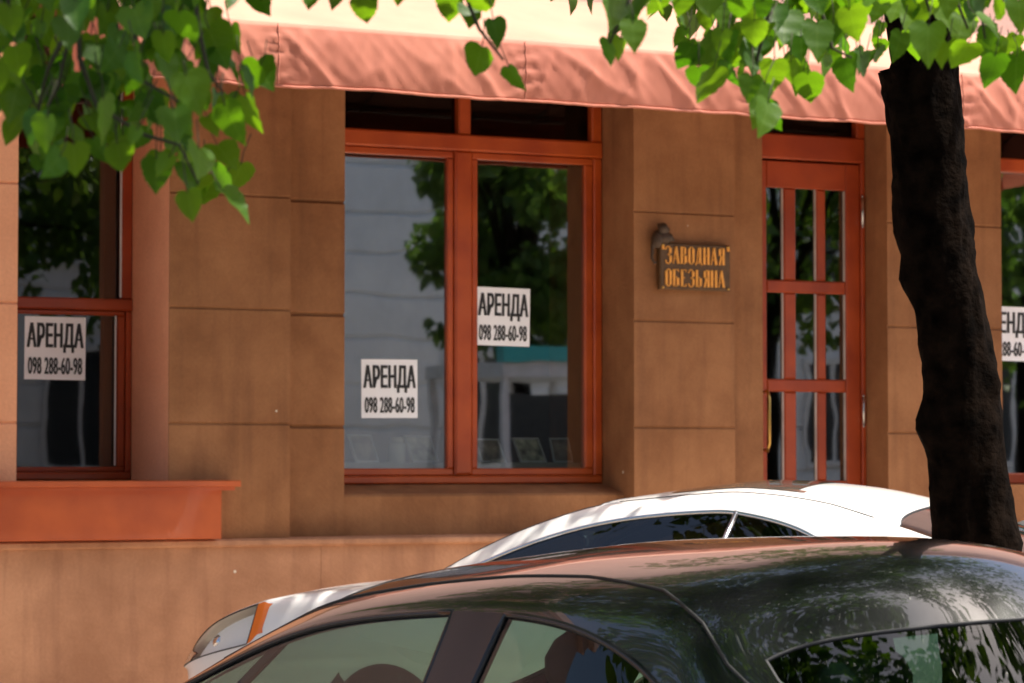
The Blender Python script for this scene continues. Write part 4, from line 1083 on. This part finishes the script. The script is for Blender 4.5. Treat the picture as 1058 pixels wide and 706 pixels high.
ZL = (.20, .36, .62, .83)
W = {4:'side'}
def greenh(sc, rr, pil='body', extra=None):
    d_ = {}
    if sc: d_.update({6:'screen', 7:'screen'})
    if rr: d_.update({6:'rear', 7:'rear'})
    d_[4] = pil
    if extra: d_.update(extra)
    return d_
black = [
 (2.30, .58, (.25,.36,.52,.62), [(2.28,.53,.67),(2.27,.44,.70),(2.27,.36,.71),(2.29,.2,.72),(2.30,0,.72)], {3:'lamp'}),
 (2.05, .80, (.20,.36,.60,.74), [(2.05,.73,.79),(2.03,.61,.83),(2.01,.5,.84),(2.03,.27,.855),(2.04,0,.86)], {}),
 (1.72, .875, ZL, [(1.72,.80,.875),(1.69,.70,.90),(1.67,.58,.915),(1.69,.3,.935),(1.70,0,.94)], {}),
 (1.45, .88, ZL, [(1.45,.815,.905),(1.42,.765,.935),(1.36,.70,.965),(1.46,.38,.985),(1.50,0,.99)], {4:'side',6:'screen',7:'screen'}),
 (1.05, .88, ZL, [(1.05,.82,.92),(.94,.72,1.115),(.87,.67,1.18),(.97,.34,1.20),(1.01,0,1.205)], {4:'side',6:'screen',7:'screen'}),
 (.55, .88, ZL, [(.55,.825,.93),(.50,.665,1.30),(.44,.61,1.35),(.53,.31,1.40),(.57,0,1.415)], {4:'side'}),
 (-.08, .88, ZL, [(-.08,.83,.94),(-.10,.64,1.345),(-.10,.575,1.405),(-.12,.28,1.478),(-.12,0,1.495)], {4:'pillar'}),
 (-.21, .88, ZL, [(-.21,.83,.945),(-.27,.638,1.345),(-.27,.573,1.417),(-.28,.28,1.488),(-.28,0,1.503)], {4:'side'}),
 (-.60, .88, ZL, [(-.58,.825,.96),(-.58,.652,1.335),(-.60,.582,1.42),(-.64,.28,1.50),(-.64,0,1.52)], {4:'side'}),
 (-.95, .88, ZL, [(-1.0,.815,.98),(-.96,.69,1.19),(-.88,.61,1.41),(-1.18,.30,1.51),(-1.26,0,1.535)], {}),
 (-1.15, .88, ZL, [(-1.15,.81,.99),(-1.07,.72,1.14),(-.99,.645,1.29),(-1.36,.31,1.35),(-1.47,0,1.365)], {6:'rear',7:'rear'}),
 (-1.45, .87, ZL, [(-1.42,.795,.99),(-1.42,.71,1.04),(-1.46,.655,1.09),(-1.68,.32,1.13),(-1.76,0,1.135)], {6:'rear',7:'rear'}),
 (-1.74, .86, ZL, [(-1.72,.78,.98),(-1.74,.70,1.005),(-1.80,.64,1.005),(-1.98,.32,1.015),(-2.02,0,1.02)], {}),
 (-2.16, .82, (.22,.36,.62,.82), [(-2.16,.74,.95),(-2.16,.66,.985),(-2.16,.57,.995),(-2.17,.3,1.005),(-2.18,0,1.01)], {3:'tail'}),
 (-2.32, .72, (.26,.36,.60,.78), [(-2.32,.66,.90),(-2.31,.58,.94),(-2.31,.5,.95),(-2.32,.27,.955),(-2.33,0,.955)], {}),
]
D1, L1, PSI1 = 7.32, .31, .892
def heading(psi): return math.pi/2 - TH + math.pi/2 - psi      # world angle of the nose
O1 = CAM + FH*D1 + RT*L1; O1.z = 0
car('black_sedan', 'glossy black sedan in the foreground with trees mirrored in its roof', 'car', black,
    dict(paint=M['black_paint'], side=M['carglass'], screen=M['carglass'], rear=M['carglass_rear'], seal=M['trim']),
    O1, heading(PSI1), (1.42, -1.28), dict(split=((3,-.15),(-.15,-3)), track=.88, seat=(.15,-.75), dash=.98, shelf=(-1.1,-1.6,.98), mirror=(.95,.98), handles=(.05,-.9), gutter=((.92,.66,1.17),(.70,.62,1.28),(.44,.575,1.36),(.15,.545,1.40),(-.15,.53,1.42),(-.45,.53,1.425),(-.75,.56,1.40),(-.93,.61,1.34),(-1.05,.65,1.26),(-1.25,.68,1.16),(-1.45,.69,1.08)), gutter_r=.004, divider=((.63,.63,1.245),(.86,.80,.94))))

white = [
 (2.84, .64, (.25,.36,.46,.54), [(2.81,.60,.60),(2.79,.5,.66),(2.78,.38,.68),(2.80,.2,.69),(2.81,0,.69)], {3:'lamp'}),
 (2.64, .82, (.20,.36,.54,.62), [(2.58,.76,.80),(2.54,.64,.84),(2.50,.5,.85),(2.52,.27,.865),(2.53,0,.87)], {3:'lamp'}),
 (2.28, .86, (.20,.36,.58,.70), [(2.26,.78,.90),(2.20,.68,.925),(2.19,.56,.935),(2.20,.3,.95),(2.21,0,.955)], {3:'amber'}),
 (2.235, .87, (.20,.36,.60,.74), [(2.205,.79,.92),(2.07,.69,.945),(2.06,.57,.955),(2.07,.3,.97),(2.08,0,.975)], {}),
 (1.60, .89, ZL, [(1.60,.81,.96),(1.58,.72,.99),(1.55,.60,1.0),(1.58,.3,1.02),(1.60,0,1.025)], {}),
 (1.22, .895, ZL, [(1.32,.82,.97),(1.30,.775,1.0),(1.36,.70,1.04),(1.46,.38,1.045),(1.50,0,1.045)], {4:'side',6:'screen',7:'screen'}),
 (.88, .895, ZL, [(.94,.825,.985),(.93,.70,1.185),(.98,.65,1.25),(1.09,.34,1.24),(1.13,0,1.235)], {4:'side',6:'screen',7:'screen'}),
 (.50, .895, ZL, [(.50,.83,.99),(.48,.64,1.325),(.52,.57,1.388),(.56,.31,1.40),(.60,0,1.405)], {4:'side'}),
 (-.06, .895, ZL, [(-.08,.835,1.0),(-.04,.62,1.365),(-.04,.55,1.425),(0,.28,1.475),(0,0,1.485)], {4:'side'}),
 (-.14, .895, ZL, [(-.17,.835,1.0),(-.14,.62,1.36),(-.14,.55,1.425),(-.14,.28,1.475),(-.14,0,1.485)], {4:'side'}),
 (-.50, .895, ZL, [(-.45,.83,1.02),(-.45,.64,1.30),(-.50,.555,1.39),(-.55,.28,1.45),(-.56,0,1.46)], {4:'side'}),
 (-.85, .895, ZL, [(-.70,.82,1.06),(-.66,.70,1.17),(-.80,.58,1.30),(-.86,.29,1.37),(-.88,0,1.385)], {6:'rear',7:'rear'}),
 (-1.30, .89, ZL, [(-1.25,.80,1.03),(-1.25,.71,1.09),(-1.36,.60,1.16),(-1.46,.31,1.215),(-1.50,0,1.225)], {6:'rear',7:'rear'}),
 (-1.68, .87, ZL, [(-1.66,.78,.99),(-1.68,.70,1.02),(-1.76,.63,1.04),(-1.84,.32,1.06),(-1.86,0,1.065)], {}),
 (-2.05, .82, (.22,.36,.62,.82), [(-2.05,.74,.95),(-2.05,.66,.985),(-2.05,.57,1.0),(-2.06,.3,1.01),(-2.07,0,1.015)], {3:'tail'}),
 (-2.22, .72, (.26,.36,.60,.78), [(-2.22,.66,.90),(-2.21,.58,.94),(-2.21,.5,.95),(-2.22,.27,.955),(-2.23,0,.955)], {}),
]
D2, L2, PSI2 = 13.0, 1.16, .50
O2 = CAM + FH*D2 + RT*L2; O2.z = .12
wc = car('white_coupe', 'white coupe with an arched roof parked between the wall and the black car', 'car', white,
    dict(paint=M['white_paint'], side=M['carglass_dark'], screen=M['carglass_dark'], rear=M['carglass_pale'], seal=M['chrome']),
    O2, heading(PSI2), (1.50, -1.25), dict(split=((3,-3),), track=.895, seat=(.2,-.7), dash=.85, shelf=(-1.0,-1.6,1.0), mirror=(.78,1.0), handles=(.05,), gutter_r=.003, gutter=((.48,.52,1.38),(.2,.50,1.42),(-.05,.49,1.44),(-.3,.49,1.43),(-.55,.50,1.40),(-.75,.52,1.33)), sunroof=(.30,-.36), divider=((-.145,.618,1.345),(-.08,.835,1.0)), bar=M['chrome']))

# ------------------------------------------------------------------ across the street (seen only as reflections)
opp = empty('apartment_building', (10, -33.2, 0)); tag(opp, 'pale grey rendered building across the street mirrored in the window glass', 'building')
IO = Matrix.Translation(-Vector((10, -33.2, 0)))
def op(mb_, name, mat, parent=None, **k):
    o = mb_.build(name, mat, None, **k); o.parent = parent or opp
    if not parent: o.matrix_parent_inverse = IO
    return o
YO = -33.2
js = [z*.85+.6 for z in range(14)]
prof = [(YO-9, 0), (YO, 0)]
for j in js: prof += [(YO, j-.05), (YO-.06, j-.02), (YO-.06, j+.02), (YO, j+.05)]
prof += [(YO, 12.6), (YO-9, 12.6)]
op(MB().prism(prof, -25, 48), 'wall', M['opp'])
s = MB(); s.box(-25.3, 48.3, YO-9.2, YO+.5, 12.602, 13.0); op(s, 'cornice', M['opp_trim'])
for fl in range(3):
    for k in range(18):
        xw = -20.6 + k*4.0; z0 = 1.6 + fl*3.8
        s = MB(); s.box(xw-.1, xw+1.5, YO+.002, YO+.08, z0-.12, z0-.0); s.box(xw-.1, xw-.0, YO+.002, YO+.06, z0+.001, z0+2.1); s.box(xw+1.4, xw+1.5, YO+.002, YO+.06, z0+.001, z0+2.1); s.box(xw-.1, xw+1.5, YO+.002, YO+.07, z0+2.101, z0+2.22); s.box(xw+.66, xw+.74, YO+.01, YO+.05, z0+.001, z0+2.1)
        w_ = op(s, 'window', M['opp_trim'])
        s = MB(); s.box(xw, xw+.66, YO+.003, YO+.02, z0+.002, z0+2.099); s.box(xw+.74, xw+1.4, YO+.003, YO+.02, z0+.002, z0+2.099); op(s, 'pane', M['opp_glass'], w_)
# kiosk
KX, KY = 10.35, -19.5
ki = empty('kiosk', (KX, KY, 0)); tag(ki, 'street kiosk with a teal fascia and pale posts mirrored in the right pane', 'kiosk')
MB().box(-1.0, 1.0, -1.3, 1.1, 0, 1.0).build('counter', M['opp_trim'], ki)
MB().box(-1.05, 1.05, -1.4, 1.2, 2.85, 3.05).build('beam', M['opp_trim'], ki)
MB().box(-1.05, .1, 1.0, 1.25, 3.051, 3.27).build('fascia', M['teal'], ki)
for xk in (-.97, .25, .97):
    for yk in (-1.25, 1.1): MB().box(xk-.05, xk+.05, yk-.05, yk+.05, 1.001, 2.849).build('post', M['opp_trim'], ki)
MB().box(-.9, .9, 1.085, 1.095, 1.002, 2.6).build('pane', M['opp_glass'], ki)
# trees across the street
def far_tree(x, y, h, r, seed, label, n=7000):
    rng = random.Random(seed)
    e = empty('street_tree', (x, y, 0)); tag(e, label, 'tree', 'trees across the street')
    m_ = MB(); m_.tube([(0,0,0),(.05,0,h*.35),(.1,.1,h*.6),(.05,.1,h*.9)], [.2,.15,.11,.03], 10)
    cs = []
    for k in range(14):
        c = Vector((rng.uniform(-r,r)*.8, rng.uniform(-r,r)*.7, h*rng.uniform(.42,.97))); cs.append((c, (r*.5, r*.5, r*.45)))
        m_.tube([(.05,0,h*.38), c*.5+Vector((0,0,h*.25)), c], [.06,.04,.012], 6)
    m_.build('trunk', M['bark'], e, smooth=True)
    m_ = MB(); uvs = []; crown_leaves(m_, uvs, cs, n, .17, rng)
    o = m_.build('crown', M['leaf_far'], e, smooth=True, fix=False); put_uv(o, uvs)
far_tree(11.6, -22.5, 9.5, 1.7, 1, 'street tree mirrored in the upper right pane of the middle window', 13000)
far_tree(2.0, -22.0, 10.5, 3.4, 2, 'street tree mirrored in the narrow left window', 16000)
far_tree(20.5, -21.5, 8.5, 3.2, 3, 'street tree mirrored in the window right of the trunk')
far_tree(15.6, -22.0, 8.8, 2.6, 4, 'street tree mirrored in the upper glass of the door')

# ------------------------------------------------------------------ light
SUN_EL, SUN_AZ = R(64), R(-30)          # azimuth measured from +x towards +y of the direction to the sun
to_sun = Vector((math.cos(SUN_EL)*math.cos(SUN_AZ), math.cos(SUN_EL)*math.sin(SUN_AZ), math.sin(SUN_EL)))
sd = bpy.data.lights.new('sun', 'SUN'); sd.energy = 4.0; sd.angle = R(.6); sd.color = (1, .94, .84)
so = bpy.data.objects.new('sun', sd); col.objects.link(so)
so.rotation_euler = to_sun.to_track_quat('Z', 'Y').to_euler(); so.location = (0, -10, 30)
w = bpy.data.worlds.new('World'); scene.world = w; w.use_nodes = True
nt = w.node_tree; nt.nodes.clear()
sk = nt.nodes.new('ShaderNodeTexSky'); sk.sky_type = 'NISHITA'; sk.sun_disc = False
sk.sun_elevation = SUN_EL; sk.sun_rotation = math.pi/2 - SUN_AZ; sk.dust_density = 4.0
bg = nt.nodes.new('ShaderNodeBackground'); bg.inputs[1].default_value = .12
wo = nt.nodes.new('ShaderNodeOutputWorld')
nt.links.new(sk.outputs[0], bg.inputs[0]); nt.links.new(bg.outputs[0], wo.inputs[0])
vs_ = scene.view_settings; vs_.view_transform = 'Standard'; vs_.look = 'None'; vs_.gamma = 1; vs_.exposure = 1.15; vs_.use_curve_mapping = False
scene.cycles.max_bounces = 10; scene.cycles.transparent_max_bounces = 16
scene.cycles.use_denoising = True
